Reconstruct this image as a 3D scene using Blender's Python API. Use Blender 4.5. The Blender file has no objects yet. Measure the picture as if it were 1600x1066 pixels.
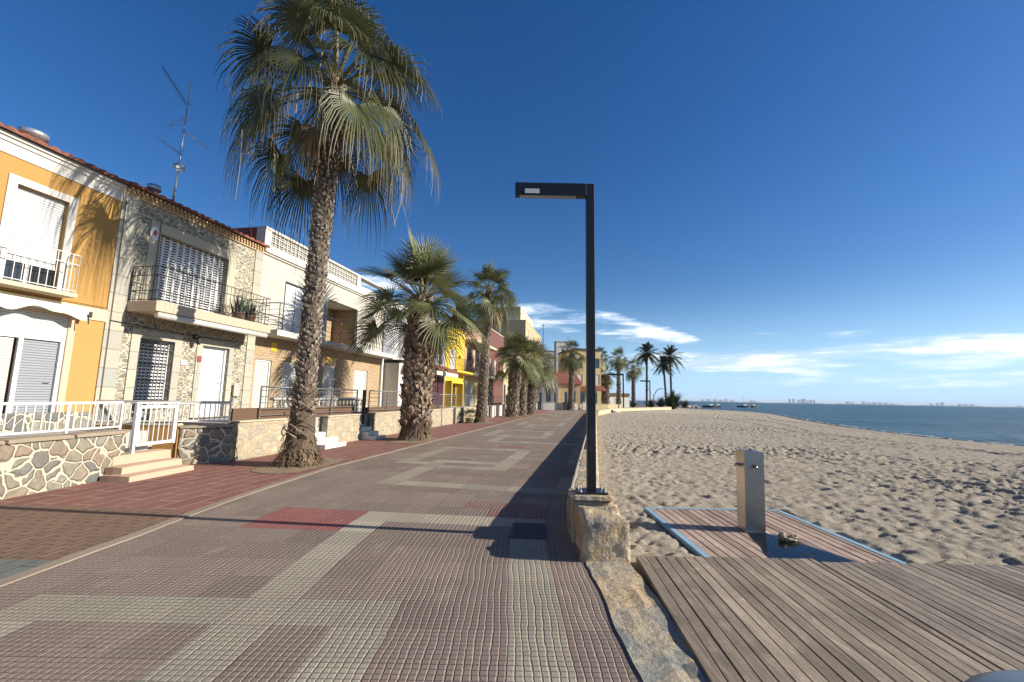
import bpy, math, random
import numpy as np
from mathutils import Vector, Matrix, noise as mnoise
random.seed(7); np.random.seed(7)
R=math.radians; PI=math.pi
sc=bpy.context.scene; COL=sc.collection
# ------------------------------------------------------------------ frames
EYE=1.6; FPX=684.; PITCH=math.atan(89/FPX); ROLL=0.0184
A=R(10.9); CA,SA=math.cos(A),math.sin(A)
def P(s,w,z=0.): return Vector((-8.9+s*SA+w*CA, 10+s*CA-w*SA, z))
def SW(x,y): dx,dy=x+8.9,y-10; return dx*SA+dy*CA, dx*CA-dy*SA
# ------------------------------------------------------------------ node helper
class G:
    def __init__(s,name,rough=.8,spec=.3,metal=0.):
        m=s.m=bpy.data.materials.new(name); m.use_nodes=True; s.t=m.node_tree
        s.b=s.t.nodes['Principled BSDF']; s.b.inputs['Roughness'].default_value=rough
        s.b.inputs['Specular IOR Level'].default_value=spec; s.b.inputs['Metallic'].default_value=metal
        s._co=None
    def n(s,ty,_o=0,_p=None,**k):
        nd=s.t.nodes.new(ty)
        for a,v in (_p or {}).items(): setattr(nd,a,v)
        for a,v in k.items():
            i=int(a[1:]) if a[0]=='i' and a[1:].isdigit() else a.replace('_',' ')
            s.set(nd.inputs[i],v)
        return nd.outputs[_o] if _o is not None else nd
    def set(s,inp,v):
        if isinstance(v,bpy.types.NodeSocket): s.t.links.new(v,inp)
        else:
            if isinstance(v,(tuple,list)) and len(v)==3 and inp.type=='RGBA': v=(*v,1)
            inp.default_value=v
    def co(s,kind='Object',scale=(1,1,1),loc=(0,0,0),rot=(0,0,0)):
        c=s.n('ShaderNodeTexCoord',kind)
        return s.n('ShaderNodeMapping',0,i0=c,i1=loc,i2=rot,i3=scale)
    def noise(s,co,scale=5,detail=4,rough=.55,dist=0,out=0):
        return s.n('ShaderNodeTexNoise',out,Vector=co,Scale=scale,Detail=detail,Roughness=rough,Distortion=dist)
    def vor(s,co,scale=5,feature='F1',out='Distance',rand=1.):
        return s.n('ShaderNodeTexVoronoi',out,{'feature':feature},Vector=co,Scale=scale,Randomness=rand)
    def math(s,op,a,b=0.,c=0.,clamp=False):
        return s.n('ShaderNodeMath',0,{'operation':op,'use_clamp':clamp},i0=a,i1=b,i2=c)
    def mr(s,v,a,b,c=0.,d=1.): return s.n('ShaderNodeMapRange',0,{'interpolation_type':'SMOOTHSTEP'},i0=v,i1=a,i2=b,i3=c,i4=d)
    def mix(s,f,a,b,bt='MIX'):
        nd=s.t.nodes.new('ShaderNodeMix'); nd.data_type='RGBA'; nd.blend_type=bt
        s.set(nd.inputs[0],f); s.set(nd.inputs[6],a); s.set(nd.inputs[7],b); return nd.outputs[2]
    def ramp(s,f,stops):
        nd=s.t.nodes.new('ShaderNodeValToRGB'); cr=nd.color_ramp
        while len(cr.elements)<len(stops): cr.elements.new(.5)
        for e,(p,c) in zip(cr.elements,stops): e.position=p; e.color=(*c,1) if len(c)==3 else c
        s.set(nd.inputs[0],f); return nd.outputs[0]
    def bump(s,h,dist=.01,strength=1.):
        nd=s.t.nodes.new('ShaderNodeBump'); nd.inputs['Distance'].default_value=dist; nd.inputs['Strength'].default_value=strength
        s.set(nd.inputs['Height'],h); s.t.links.new(nd.outputs[0],s.b.inputs['Normal']); return nd
    def col(s,c): s.set(s.b.inputs['Base Color'],c)
    def rough(s,c): s.set(s.b.inputs['Roughness'],c)
def pc(g,c,k=1.): return tuple(x*k for x in c)
def plaster(name,c,var=.12,rough=.85,bump=.004,dirt=(.45,.4,.33)):
    g=G(name,rough); co=g.co()
    n1=g.noise(co,1.3,5,.6); n2=g.noise(co,30,4,.6)
    base=g.mix(n1,pc(g,c,1-var),pc(g,c,1+var*.6))
    st=g.noise(g.co(scale=(1,6,.5)),2.2,5,.65)
    base=g.mix(g.mr(st,.55,.8,0,.35),base,(c[0]*dirt[0]*1.4,c[1]*dirt[1]*1.5,c[2]*dirt[2]*1.6))
    g.col(base); g.bump(n2,bump); return g.m
def paint(name,c,rough=.45,metal=0.,var=.06,spec=.4):
    g=G(name,rough,spec,metal); n1=g.noise(g.co(),6,4,.6)
    g.col(g.mix(n1,pc(g,c,1-var*2),pc(g,c,1+var))); g.bump(n1,.001); return g.m
def rubble(name,scale,cols,mortar,mw=.07,asp=1.,rand=1.,depth=.02):
    g=G(name,.85); co0=g.co(scale=(1,1,asp))
    w=g.noise(co0,3.1,2,.5,out='Color')
    co=g.n('ShaderNodeVectorMath',0,{'operation':'ADD'},i0=co0,i1=g.n('ShaderNodeVectorMath',0,{'operation':'SCALE'},i0=w,Scale=.22))
    e=g.vor(co,scale,'DISTANCE_TO_EDGE','Distance',rand)
    cid=g.vor(co,scale,'F1','Color',rand)
    hv=g.n('ShaderNodeSeparateColor',0,i0=cid)
    base=g.ramp(hv,[(i/(len(cols)-1),c) for i,c in enumerate(cols)])
    fine=g.noise(co0,9,6,.65); base=g.mix(g.mr(fine,.3,.7,.0,.55),base,pc(g,cols[0],.55))
    edge=g.math('ADD',e,g.math('MULTIPLY',g.math('SUBTRACT',g.noise(co0,12,4,.6),.5),.06))
    mk=g.mr(edge,mw*.6,mw,1,0)
    g.col(g.mix(mk,base,g.mix(fine,pc(g,mortar,.85),mortar)))
    h=g.math('ADD',g.math('MULTIPLY',g.mr(edge,mw*.4,mw*2.2),.7),g.math('MULTIPLY',fine,.45))
    g.bump(h,depth); return g.m
def bricks(name,bw,bh,c1,c2,mortar,ms=.012,depth=.008,offset=.5,uv='yz',extra=None,rough=.85,dark=None):
    g=G(name,rough); c=g.n('ShaderNodeTexCoord','Object' if uv!='uv' else 'UV')
    sp=g.n('ShaderNodeSeparateXYZ',None,i0=c)
    if uv=='yz': v=g.n('ShaderNodeCombineXYZ',0,i0=sp.outputs[1],i1=sp.outputs[2],i2=0.)
    elif uv=='xy' or uv=='uv': v=g.n('ShaderNodeCombineXYZ',0,i0=sp.outputs[1],i1=sp.outputs[0],i2=0.)
    elif uv=='xz': v=g.n('ShaderNodeCombineXYZ',0,i0=sp.outputs[0],i1=sp.outputs[2],i2=0.)
    wob=g.n('ShaderNodeVectorMath',0,{'operation':'SCALE'},i0=g.noise(v,6,2,.5,out='Color'),Scale=ms*1.5)
    vv=g.n('ShaderNodeVectorMath',0,{'operation':'ADD'},i0=v,i1=wob)
    br=g.n('ShaderNodeTexBrick',None,{'offset':offset},Vector=vv,Color1=c1,Color2=c2,Mortar=mortar,Scale=1.,Mortar_Size=ms,Mortar_Smooth=.3,Bias=0.,Brick_Width=bw,Row_Height=bh)
    fine=g.noise(v,14,5,.6); big=g.noise(v,1.1,4,.6)
    col=g.mix(g.mr(fine,.3,.75,0,.45),br.outputs[0],pc(g,c1,.6)); col=g.mix(g.mr(big,.45,.75,0,.4),col,dark or pc(g,c1,.7))
    g.col(col)
    h=g.math('SUBTRACT',g.math('MULTIPLY',fine,.3),br.outputs[1]); g.bump(h,depth); return g.m
# ------------------------------------------------------------------ mesh builder
class MB:
    def __init__(s): s.v=[]; s.f=[]; s.c=None
    def add(s,vs,fs):
        o=len(s.v); s.v.extend([tuple(v) for v in vs]); s.f.extend([tuple(i+o for i in f) for f in fs]); return s
    def box(s,x0,x1,y0,y1,z0,z1):
        return s.add([(x,y,z) for z in (z0,z1) for y in (y0,y1) for x in (x0,x1)],[(0,2,3,1),(4,5,7,6),(0,1,5,4),(1,3,7,5),(3,2,6,7),(2,0,4,6)])
    def quad(s,*p): return s.add(p,[tuple(range(len(p)))])
    def beam(s,a,b,w,h=None,up=(0,0,1)):
        h=h or w; a=Vector(a);b=Vector(b);d=(b-a).normalized(); u=Vector(up)
        if abs(d.dot(u))>.98: u=Vector((1,0,0))
        x=d.cross(u).normalized()*w/2; y=x.cross(d).normalized()*h/2
        vs=[p+i*x+j*y for p in (a,b) for i,j in ((-1,-1),(1,-1),(1,1),(-1,1))]
        return s.add(vs,[(3,2,1,0),(4,5,6,7),(0,1,5,4),(1,2,6,5),(2,3,7,6),(3,0,4,7)])
    def tube(s,pts,r,n=8,cap=True):
        pts=[Vector(p) for p in pts]; rr=r if isinstance(r,(list,tuple)) else [r]*len(pts); rings=[]
        for i,p in enumerate(pts):
            d=(pts[min(i+1,len(pts)-1)]-pts[max(i-1,0)]).normalized(); u=Vector((0,0,1)) if abs(d.z)<.95 else Vector((1,0,0))
            x=d.cross(u).normalized(); y=d.cross(x).normalized()
            rings.append([p+(x*math.cos(2*PI*k/n)+y*math.sin(2*PI*k/n))*rr[i] for k in range(n)])
        vs=[v for q in rings for v in q]; fs=[]
        for i in range(len(pts)-1):
            for k in range(n): a=i*n+k;b=i*n+(k+1)%n; fs.append((a,b,b+n,a+n))
        if cap: fs.append(tuple(range(n))[::-1]); fs.append(tuple((len(pts)-1)*n+k for k in range(n)))
        return s.add(vs,fs)
    def lathe(s,prof,n=16,c=(0,0,0)):
        vs=[(c[0]+r*math.cos(2*PI*k/n),c[1]+r*math.sin(2*PI*k/n),c[2]+z) for r,z in prof for k in range(n)]; fs=[]
        for i in range(len(prof)-1):
            for k in range(n): a=i*n+k;b=i*n+(k+1)%n; fs.append((a,b,b+n,a+n))
        fs.append(tuple(range(n))[::-1]); fs.append(tuple((len(prof)-1)*n+k for k in range(n)))
        return s.add(vs,fs)
    def blob(s,c,r,n=10,m=7,j=.25,seed=0):
        rnd=random.Random(seed); vs=[]; fs=[]
        off=Vector((rnd.uniform(0,99),rnd.uniform(0,99),0))
        for i in range(m+1):
            th=PI*i/m
            for k in range(n):
                d=Vector((math.sin(th)*math.cos(2*PI*k/n),math.sin(th)*math.sin(2*PI*k/n),math.cos(th)))
                q=1+j*mnoise.noise(d*1.7+off)*1.6; vs.append((c[0]+d.x*r[0]*q,c[1]+d.y*r[1]*q,c[2]+d.z*r[2]*q))
        for i in range(m):
            for k in range(n): a=i*n+k;b=i*n+(k+1)%n; fs.append((a,a+n,b+n,b))
        return s.add(vs,fs)
    def wall(s,y0,y1,z0,z1,holes=(),d=.18,x=0.,side=True):
        ys=sorted({y0,y1,*[h[0] for h in holes],*[h[1] for h in holes]}); zs=sorted({z0,z1,*[h[2] for h in holes],*[h[3] for h in holes]})
        for a,b in zip(ys,ys[1:]):
            for c,e in zip(zs,zs[1:]):
                my,mz=(a+b)/2,(c+e)/2
                if any(h[0]<my<h[1] and h[2]<mz<h[3] for h in holes): continue
                s.quad((x,a,c),(x,b,c),(x,b,e),(x,a,e))
        for h in holes:
            a,b,c,e=h[:4]; X=x-d
            s.quad((x,a,c),(x,a,e),(X,a,e),(X,a,c)); s.quad((x,b,e),(x,b,c),(X,b,c),(X,b,e))
            s.quad((x,a,e),(x,b,e),(X,b,e),(X,a,e)); s.quad((x,b,c),(x,a,c),(X,a,c),(X,b,c))
        if side:
            X=x-d-.04
            s.quad((x,y0,z0),(x,y0,z1),(X,y0,z1),(X,y0,z0)); s.quad((x,y1,z1),(x,y1,z0),(X,y1,z0),(X,y1,z1)); s.quad((x,y0,z1),(x,y1,z1),(X,y1,z1),(X,y0,z1))
        return s
    def build(s,name,mat,parent=None,smooth=False,loc=None,rz=None,bevel=0,recalc=False,colors=None):
        me=bpy.data.meshes.new(name); me.from_pydata(s.v,[],s.f); me.update()
        if smooth: me.polygons.foreach_set('use_smooth',[True]*len(me.polygons))
        if mat: me.materials.append(mat)
        o=bpy.data.objects.new(name,me); COL.objects.link(o)
        if parent: o.parent=parent
        if loc is not None: o.location=loc
        if rz is not None: o.rotation_euler.z=rz
        if bevel:
            b=o.modifiers.new('b','BEVEL'); b.width=bevel; b.segments=2; b.limit_method='ANGLE'; b.angle_limit=R(40)
        if colors is not None:
            ca=me.color_attributes.new('Col','FLOAT_COLOR','CORNER')
            li=np.zeros(len(me.loops),dtype=np.int32); me.loops.foreach_get('vertex_index',li)
            arr=np.ones((len(li),4),dtype=np.float32); arr[:,:3]=np.asarray(colors,dtype=np.float32)[li]; ca.data.foreach_set('color',arr.ravel())
        return o
def empty(name,loc=(0,0,0),rz=0.):
    o=bpy.data.objects.new(name,None); COL.objects.link(o); o.location=loc; o.rotation_euler.z=rz; return o
def tag(o,label=None,cat=None,group=None,kind=None):
    for k,v in (('label',label),('category',cat),('group',group),('kind',kind)):
        if v: o[k]=v
    return o
def thing(name,label,cat,loc=(0,0,0),rz=0.,group=None): return tag(empty(name,loc,rz),label,cat,group)
def copy_tree(o,parent=None):
    c=o.copy(); COL.objects.link(c); c.parent=parent
    for ch in list(o.children): copy_tree(ch,c)
    return c
# ------------------------------------------------------------------ camera, light, world
cam=bpy.data.cameras.new('Camera'); co_=bpy.data.objects.new('Camera',cam); COL.objects.link(co_); sc.camera=co_
cam.sensor_width=36; cam.lens=FPX/1600*36; cam.clip_start=.05; cam.clip_end=80000
sp_,cp_=math.sin(PITCH),math.cos(PITCH); sr,cr=math.sin(ROLL),math.cos(ROLL)
right=Vector((cr,-sr*sp_,sr*cp_)); up=Vector((-sr,-cr*sp_,cr*cp_)); back=right.cross(up)
co_.matrix_world=Matrix(((right.x,up.x,back.x,0),(right.y,up.y,back.y,0),(right.z,up.z,back.z,EYE),(0,0,0,1)))
SUN_EL=R(24.0); SUN_AZ=math.atan2(.9945,-.105)   # clockwise from +Y
sd=Vector((math.sin(SUN_AZ)*math.cos(SUN_EL),math.cos(SUN_AZ)*math.cos(SUN_EL),math.sin(SUN_EL)))
sun=bpy.data.lights.new('sun','SUN'); sun.energy=5.0; sun.angle=R(.5); sun.color=(1,.93,.82)
so=bpy.data.objects.new('sun',sun); COL.objects.link(so); so.rotation_euler=sd.to_track_quat('Z','Y').to_euler()
W=bpy.data.worlds.new('World'); sc.world=W; W.use_nodes=True; wt=W.node_tree; wt.nodes.clear()
gw=G.__new__(G); gw.t=wt; gw._co=None
sky=wt.nodes.new('ShaderNodeTexSky'); sky.sky_type='NISHITA'; sky.sun_disc=False; sky.sun_elevation=SUN_EL; sky.sun_rotation=SUN_AZ
sky.altitude=0; sky.air_density=1.; sky.dust_density=.3; sky.ozone_density=3.0
hs=gw.n('ShaderNodeHueSaturation',0,Hue=.510,Saturation=1.32,Value=1.36,Color=sky.outputs[0])
tc=gw.n('ShaderNodeTexCoord','Generated'); sp=gw.n('ShaderNodeSeparateXYZ',None,i0=tc)
X_,Y_,Z_=sp.outputs
az=gw.math('ARCTAN2',X_,Y_); el=gw.math('ARCSINE',Z_)
cv=gw.n('ShaderNodeCombineXYZ',0,i0=az,i1=gw.math('MULTIPLY',el,5.5),i2=0.)
n1=gw.noise(cv,4.2,8,.6,.35); n2=gw.noise(gw.n('ShaderNodeMapping',0,i0=cv,i1=(3.1,1.7,0),i3=(1,1.3,1)),9,7,.62,.5)
nn=gw.math('ADD',gw.math('MULTIPLY',n1,.62),gw.math('MULTIPLY',n2,.38))
def blobm(a0,e0,ra,re,rot=0.):
    da=gw.math('SUBTRACT',az,a0); de=gw.math('SUBTRACT',el,e0)
    c,s_=math.cos(rot),math.sin(rot)
    u=gw.math('ADD',gw.math('MULTIPLY',da,c/ra),gw.math('MULTIPLY',de,s_/ra)); v=gw.math('ADD',gw.math('MULTIPLY',de,c/re),gw.math('MULTIPLY',da,-s_/re))
    q=gw.math('ADD',gw.math('MULTIPLY',u,u),gw.math('MULTIPLY',v,v)); return gw.math('SUBTRACT',1.,q,clamp=True)
def mx(*a):
    r=a[0]
    for b in a[1:]: r=gw.math('MAXIMUM',r,b)
    return r
cl=mx(blobm(.12,.175,.26,.042,-.17),blobm(.29,.157,.15,.024,-.30),blobm(-.30,.245,.10,.02,0.),
      gw.math('MULTIPLY',blobm(.565,.155,.055,.013,.15),.9),gw.math('MULTIPLY',blobm(.545,.137,.05,.007,0.),.9),gw.math('MULTIPLY',blobm(.655,.127,.05,.010,0.),.85),
      gw.math('MULTIPLY',blobm(.5,.084,.36,.030,.0),1.),blobm(.86,.094,.36,.036,.06),gw.math('MULTIPLY',blobm(.7,.045,.45,.02,.0),.45),gw.math('MULTIPLY',blobm(.66,.072,.10,.010,.0),.8))
cov=gw.math('MULTIPLY',gw.mr(gw.math('ADD',gw.math('MULTIPLY',gw.math('POWER',cl,.6),.55),gw.math('MULTIPLY',gw.math('SUBTRACT',nn,.5),2.6)),.20,.85,0,1),gw.mr(cl,0,.22))
veil=gw.math('MULTIPLY',gw.mr(gw.math('ADD',nn,gw.mr(el,.0,.25,.12,-.25)),.45,.75,0,.30),gw.mr(az,-.2,.6,.15,1.))
low=gw.math('POWER',gw.mr(el,-.02,.30,1.,0.),1.8)
cov2=gw.math('MAXIMUM',gw.math('MULTIPLY',cov,.92),gw.math('MAXIMUM',veil,gw.math('MULTIPLY',low,gw.mr(az,-.6,.9,.60,.85))))
cloudc=gw.mix(cov,(5.4,9.4,14.8),(16.5,16.3,16.))
# world colours are physical sky radiances, scaled by the Background strength
skyc=gw.mix(cov2,hs,cloudc)
bg=wt.nodes.new('ShaderNodeBackground'); gw.set(bg.inputs[0],skyc); bg.inputs[1].default_value=.058
ow=wt.nodes.new('ShaderNodeOutputWorld'); wt.links.new(bg.outputs[0],ow.inputs[0])
sc.view_settings.view_transform='Standard'; sc.view_settings.look='None'; sc.view_settings.gamma=1; sc.view_settings.exposure=.66
sc.cycles.max_bounces=6
# ------------------------------------------------------------------ haze
def make_haze():
    m=bpy.data.materials.new('haze air'); m.use_nodes=True; t=m.node_tree; t.nodes.clear(); o=t.nodes.new('ShaderNodeOutputMaterial'); v=t.nodes.new('ShaderNodeVolumePrincipled')
    v.inputs['Color'].default_value=(.82,.88,.95,1); v.inputs['Density'].default_value=.00005; v.inputs['Anisotropy'].default_value=.0; t.links.new(v.outputs[0],o.inputs['Volume'])
    b=MB().box(-31000,41000,-80,41000,-2,90).build('haze',m); tag(b,kind='stuff')
HAZE=True
# ------------------------------------------------------------------ materials
m_orange=plaster('orange render',(.50,.265,.085)); m_orange2=plaster('darker ochre render',(.42,.235,.07))  # second render is a darker tone of the orange
m_cream=plaster('cream render',(.60,.51,.34)); m_white=plaster('white render',(.60,.57,.50)); m_whitebrick=bricks('painted brick',.24,.07,(.62,.58,.49),(.56,.52,.44),(.48,.44,.37),.008,.006)
m_tanbrick=bricks('tan brick',.25,.085,(.46,.31,.17),(.34,.22,.12),(.50,.42,.30),.014,.01)
m_rubwall=rubble('rubble with white pointing',4.4,[(.20,.19,.16),(.29,.25,.18),(.31,.22,.15),(.15,.155,.145),(.30,.28,.22)],(.52,.47,.35),.07,depth=.035)
m_stonehouse=rubble('thin stone cladding',6.2,[(.20,.19,.165),(.34,.30,.22),(.42,.37,.27),(.17,.165,.15)],(.56,.50,.37),.10,asp=2.3)
m_quoin=bricks('ashlar quoins',.8,.42,(.50,.45,.34),(.34,.34,.30),(.3,.27,.2),.01,.006)
m_ashlar=rubble('mosaic stone cladding',5.2,[(.50,.39,.24),(.40,.35,.25),(.27,.27,.235),(.53,.44,.29),(.42,.30,.19),(.34,.33,.27)],(.46,.40,.29),.035,asp=1.25,rand=.55,depth=.016)
m_lint=plaster('stone lintel',(.52,.46,.33),.15)
m_beige=plaster('beige concrete',(.50,.40,.29)); m_grey=plaster('grey render',(.30,.30,.32)); m_capst=plaster('slab coping',(.30,.24,.17),.3)
m_peach=plaster('peach render',(.70,.45,.30)); m_greypl=plaster('grey plaster',(.42,.40,.36))
m_yel=plaster('bright yellow render',(.66,.45,.05)); m_maroon=plaster('maroon render',(.16,.07,.055)); m_pink=plaster('salmon render',(.55,.30,.22))
m_dkyel=plaster('pale yellow render',(.58,.46,.24)); m_ochre=plaster('ochre render',(.52,.37,.20)); m_redwall=plaster('weathered maroon wall',(.20,.07,.06),.35)
m_wpaint=paint('white gloss paint',(.68,.67,.64),.35); m_shut=None
def shutter(name,c,pitch=.05,depth=.006,axis=2):
    g=G(name,.45,.4); sp=g.n('ShaderNodeSeparateXYZ',None,i0=g.n('ShaderNodeTexCoord','Object')); z=g.math('FRACT',g.math('DIVIDE',sp.outputs[axis],pitch))
    h=g.mr(g.math('ABSOLUTE',g.math('SUBTRACT',z,.5)),.3,.5,1,0); n1=g.noise(g.co(),3,4)
    g.col(g.mix(g.math('MULTIPLY',h,1.),pc(g,c,.45),g.mix(n1,pc(g,c,.9),c))); g.bump(h,depth); return g.m
m_shut=shutter('white roller shutter',(.62,.62,.60)); m_shutcream=shutter('cream roller shutter',(.62,.59,.51)); m_shutgrey=shutter('grey roller shutter',(.30,.31,.33),.05)
m_vslat=shutter('ribbed shutter',(.62,.60,.53),.11,.008,1)
m_black=paint('black powder coat',(.012,.013,.016),.38); m_iron=paint('dark iron',(.03,.03,.032),.5); m_greyrail=paint('grey steel rail',(.20,.20,.20),.4,.3)
m_steel=G('brushed stainless',.32,.5,.95); _b=m_steel; _n=_b.noise(_b.co(scale=(40,40,1.)),6,4,.6); _n2=_b.noise(_b.co(),5,3)
_b.col(_b.mix(_n2,(.34,.31,.28),(.46,.43,.39))); _b.rough(_b.mr(_n,.2,.8,.25,.42)); m_steel=_b.m
g=G('dark window glass',.06,.8); g.col((.03,.035,.04)); m_glass=g.m
m_galv=paint('galvanised',(.55,.56,.58),.35,.7); m_red=paint('red paint',(.45,.04,.03)); m_yplate=paint('yellow enamel',(.75,.5,.03)); m_dgrey=paint('dark grey plastic',(.07,.08,.09),.4)
m_wine=paint('wine poster boards',(.06,.02,.03)); m_fabric=plaster('white awning cloth',(.72,.68,.58),.1)
m_marble=paint('white marble step',(.72,.70,.63),.4); m_steptile=bricks('pinkish step tile',.3,.3,(.50,.36,.25),(.46,.33,.23),(.35,.26,.18),.006,.002,uv='xy')
m_steptile=plaster('pinkish step stone',(.52,.36,.25),.12)
def tiles_mat(name,c):
    g=G(name,.8); n1=g.noise(g.co(),7,5,.6); n2=g.noise(g.co(),1.2,3); g.col(g.mix(g.mr(n1,.3,.7),g.mix(n2,c,pc(g,c,.6)),pc(g,c,1.25))); g.bump(n1,.004); return g.m
m_tile=tiles_mat('terracotta tile',(.20,.075,.045))
m_brown=plaster('brown plinth',(.13,.075,.045))
# sandstone rubble for the sea wall
g=G('sandstone blocks',.88); co=g.co(); n1=g.noise(co,3.2,6,.62); n2=g.noise(co,11,7,.68); n3=g.noise(g.co(loc=(5,5,5)),1.7,4,.6); v=g.vor(co,26,'F1','Distance')
c=g.ramp(n3,[(.3,(.27,.18,.10)),(.48,(.40,.29,.17)),(.6,(.30,.28,.24)),(.7,(.46,.36,.23))]); c=g.mix(g.mr(n1,.42,.62),c,(.55,.44,.28)); c=g.mix(g.mr(n2,.52,.7,0,.55),c,(.13,.10,.07)); g.col(c)
g.bump(g.math('ADD',g.math('MULTIPLY',n2,.7),g.math('ADD',g.math('MULTIPLY',v,.2),g.math('MULTIPLY',n1,.6))),.05); m_sandst=g.m
g=G('flagstone border',.85); co=g.co(); wv=g.noise(co,2.2,3,.5,out='Color'); co2=g.n('ShaderNodeVectorMath',0,{'operation':'ADD'},i0=co,i1=g.n('ShaderNodeVectorMath',0,{'operation':'SCALE'},i0=wv,Scale=.5))
n1=g.noise(co,3,6,.65,.8); n2=g.noise(co,16,7,.7,.4); e=g.vor(co2,2.3,'DISTANCE_TO_EDGE','Distance'); cid=g.n('ShaderNodeSeparateColor',0,i0=g.vor(co2,2.3,'F1','Color'))
c=g.ramp(cid,[(0,(.40,.25,.13)),(.35,(.50,.37,.22)),(.6,(.27,.28,.25)),(.85,(.52,.38,.21)),(1,(.25,.26,.24))]); c=g.mix(g.mr(n1,.4,.65,0,.75),c,(.54,.43,.27)); c=g.mix(g.mr(n2,.52,.66,0,.6),c,(.15,.14,.12)); c=g.mix(g.mr(e,.0,.035,.8,0),c,(.42,.36,.27)); g.col(c)
g.bump(g.math('ADD',g.math('MULTIPLY',n2,.8),g.math('ADD',g.math('MULTIPLY',n1,1.1),g.mr(e,0,.06,-.05,.05))),.045); m_flag=g.m
# ------------------------------------------------------------------ promenade paving (curved tile field)
T0,T1,RAD=4.4,7.6,0
def curve(t):
    if t<=T0: return 0.,t,0.
    if t>=T1:
        # arc of angle A over T0..T1
        r=(T1-T0)/A; x=r*(1-math.cos(A)); y=T0+r*math.sin(A); d=t-T1; return x+d*SA,y+d*CA,A
    r=(T1-T0)/A; a=(t-T0)/r; return r*(1-math.cos(a)),T0+r*math.sin(a),a
def pv(t,u,z=0.):
    x,y,a=curve(t); return (x+u*math.cos(a),y-u*math.sin(a),z)
TS=.41
C_BR=(.262,.196,.155); C_GR=(.385,.342,.252); C_CR=(.46,.41,.30); C_RED=(.33,.085,.078); C_PK=(.25,.12,.105)
def tilecol(i,j):
    """i across (0 = just right of the centre line), j along"""
    base=C_BR
    if j<=16:
        g_=(i==0 and j<=14) or (j==14 and -5<=i<=0) or (i==-5 and j<=14) or (j==8 and -9<=i<=-3) or (i==-3 and j<=8) or (i==-9 and j<=8)
        if g_:
            base=C_GR
            if j==14 and -5<=i<=-1: base=C_CR
            if i==-5 and j in(13,14): base=C_CR
        if -8<=i<=-6 and 13<=j<=14: base=C_RED
        if j==16 and -2<=i<=0: base=C_PK
        if j==15 and -1<=i<=0: base=C_PK
    else:
        k=(j-19)%20; n=(j-19)//20
        g_=(k==0 and -7<=i<=1) or (i==-7 and 0<=k<=7) or (k==7 and -7<=i<=-4) or (k==5 and -6<=i<=-3) or (i==-9 and 6<=k<=14) or (k==6 and i==-8) or (k==14 and -9<=i<=-3) or (i==-3 and 5<=k<=14) or (i==1 and (k<=3 or k>=8))
        if g_: base=C_GR if n>0 or k>7 else C_GR
        if n>=0 and k==16 and -5<=i<=-4: base=C_RED if n%2==0 else C_PK
        if n<0: base=C_BR
    return base
vs=[];fs=[];uv=[];cl_=[]
NI0,NI1=-13,2; NJ0,NJ1=-4,150
for j in range(NJ0,NJ1):
    rowv=random.uniform(.93,1.07)
    for i in range(NI0,NI1):
        o=len(vs); c=tilecol(i,j); k=rowv*random.uniform(.86,1.12)
        if random.random()<.05: k*=random.choice((.82,1.18,1.1))
        c=tuple(x*k for x in c)
        for (a,b) in ((0,0),(1,0),(1,1),(0,1)): vs.append(pv((j+b)*TS,(i+a)*TS)); uv.append(((i+a)*8,(j+b)*8))
        fs.append((o,o+1,o+2,o+3)); cl_+= [c]*4
me=bpy.data.meshes.new('promenade_paving'); me.from_pydata(vs,[],fs)
ul=me.uv_layers.new(name='UVMap'); ul.data.foreach_set('uv',np.array(uv,dtype=np.float32).ravel())
ca=me.color_attributes.new('Col','FLOAT_COLOR','CORNER'); arr=np.ones((len(vs),4),dtype=np.float32); arr[:,:3]=cl_; ca.data.foreach_set('color',arr.ravel())
g=G('dimpled promenade tile',.82,.25)
c=g.n('ShaderNodeTexCoord','UV'); sp=g.n('ShaderNodeSeparateXYZ',None,i0=c)
wn=g.noise(g.n('ShaderNodeMapping',0,i0=c,i3=(.25,.09,1)),1.,2,.5)
wn2=g.noise(g.n('ShaderNodeMapping',0,i0=c,i1=(7,3,0),i3=(.9,.7,1)),1.,2,.5)
uu=g.math('ADD',sp.outputs[0],g.math('ADD',g.math('MULTIPLY',g.math('SUBTRACT',wn,.5),1.1),g.math('MULTIPLY',g.math('SUBTRACT',wn2,.5),.28)))
vv=g.math('ADD',sp.outputs[1],g.math('MULTIPLY',g.math('SUBTRACT',wn2,.5),.25))
fu=g.math('ABSOLUTE',g.math('SUBTRACT',g.math('FRACT',uu),.5)); fv=g.math('ABSOLUTE',g.math('SUBTRACT',g.math('FRACT',vv),.5))
gu=g.mr(fu,.36,.46); gv=g.mr(fv,.39,.47)
hu=g.mr(fu,.33,.48,1,0); hv=g.mr(fv,.36,.48,1,.25)
fine=g.noise(c,3.2,5,.7); fine2=g.noise(c,9,3,.7); big=g.noise(g.n('ShaderNodeMapping',0,i0=c,i3=(.05,.05,1)),1.,5,.6)
colr=g.n('ShaderNodeVertexColor','Color',{'layer_name':'Col'})
colr=g.mix(g.mr(fine2,.35,.72,0,.45),colr,(.07,.055,.05)); colr=g.mix(g.mr(fine,.5,.8,0,.35),colr,(.38,.33,.27))
colr=g.mix(g.mr(big,.45,.75,0,.35),colr,(.27,.21,.165))
colr=g.mix(g.math('MULTIPLY',gu,.62),colr,(.36,.31,.25)); colr=g.mix(g.math('MULTIPLY',gv,.35),colr,(.10,.08,.07))
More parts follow.
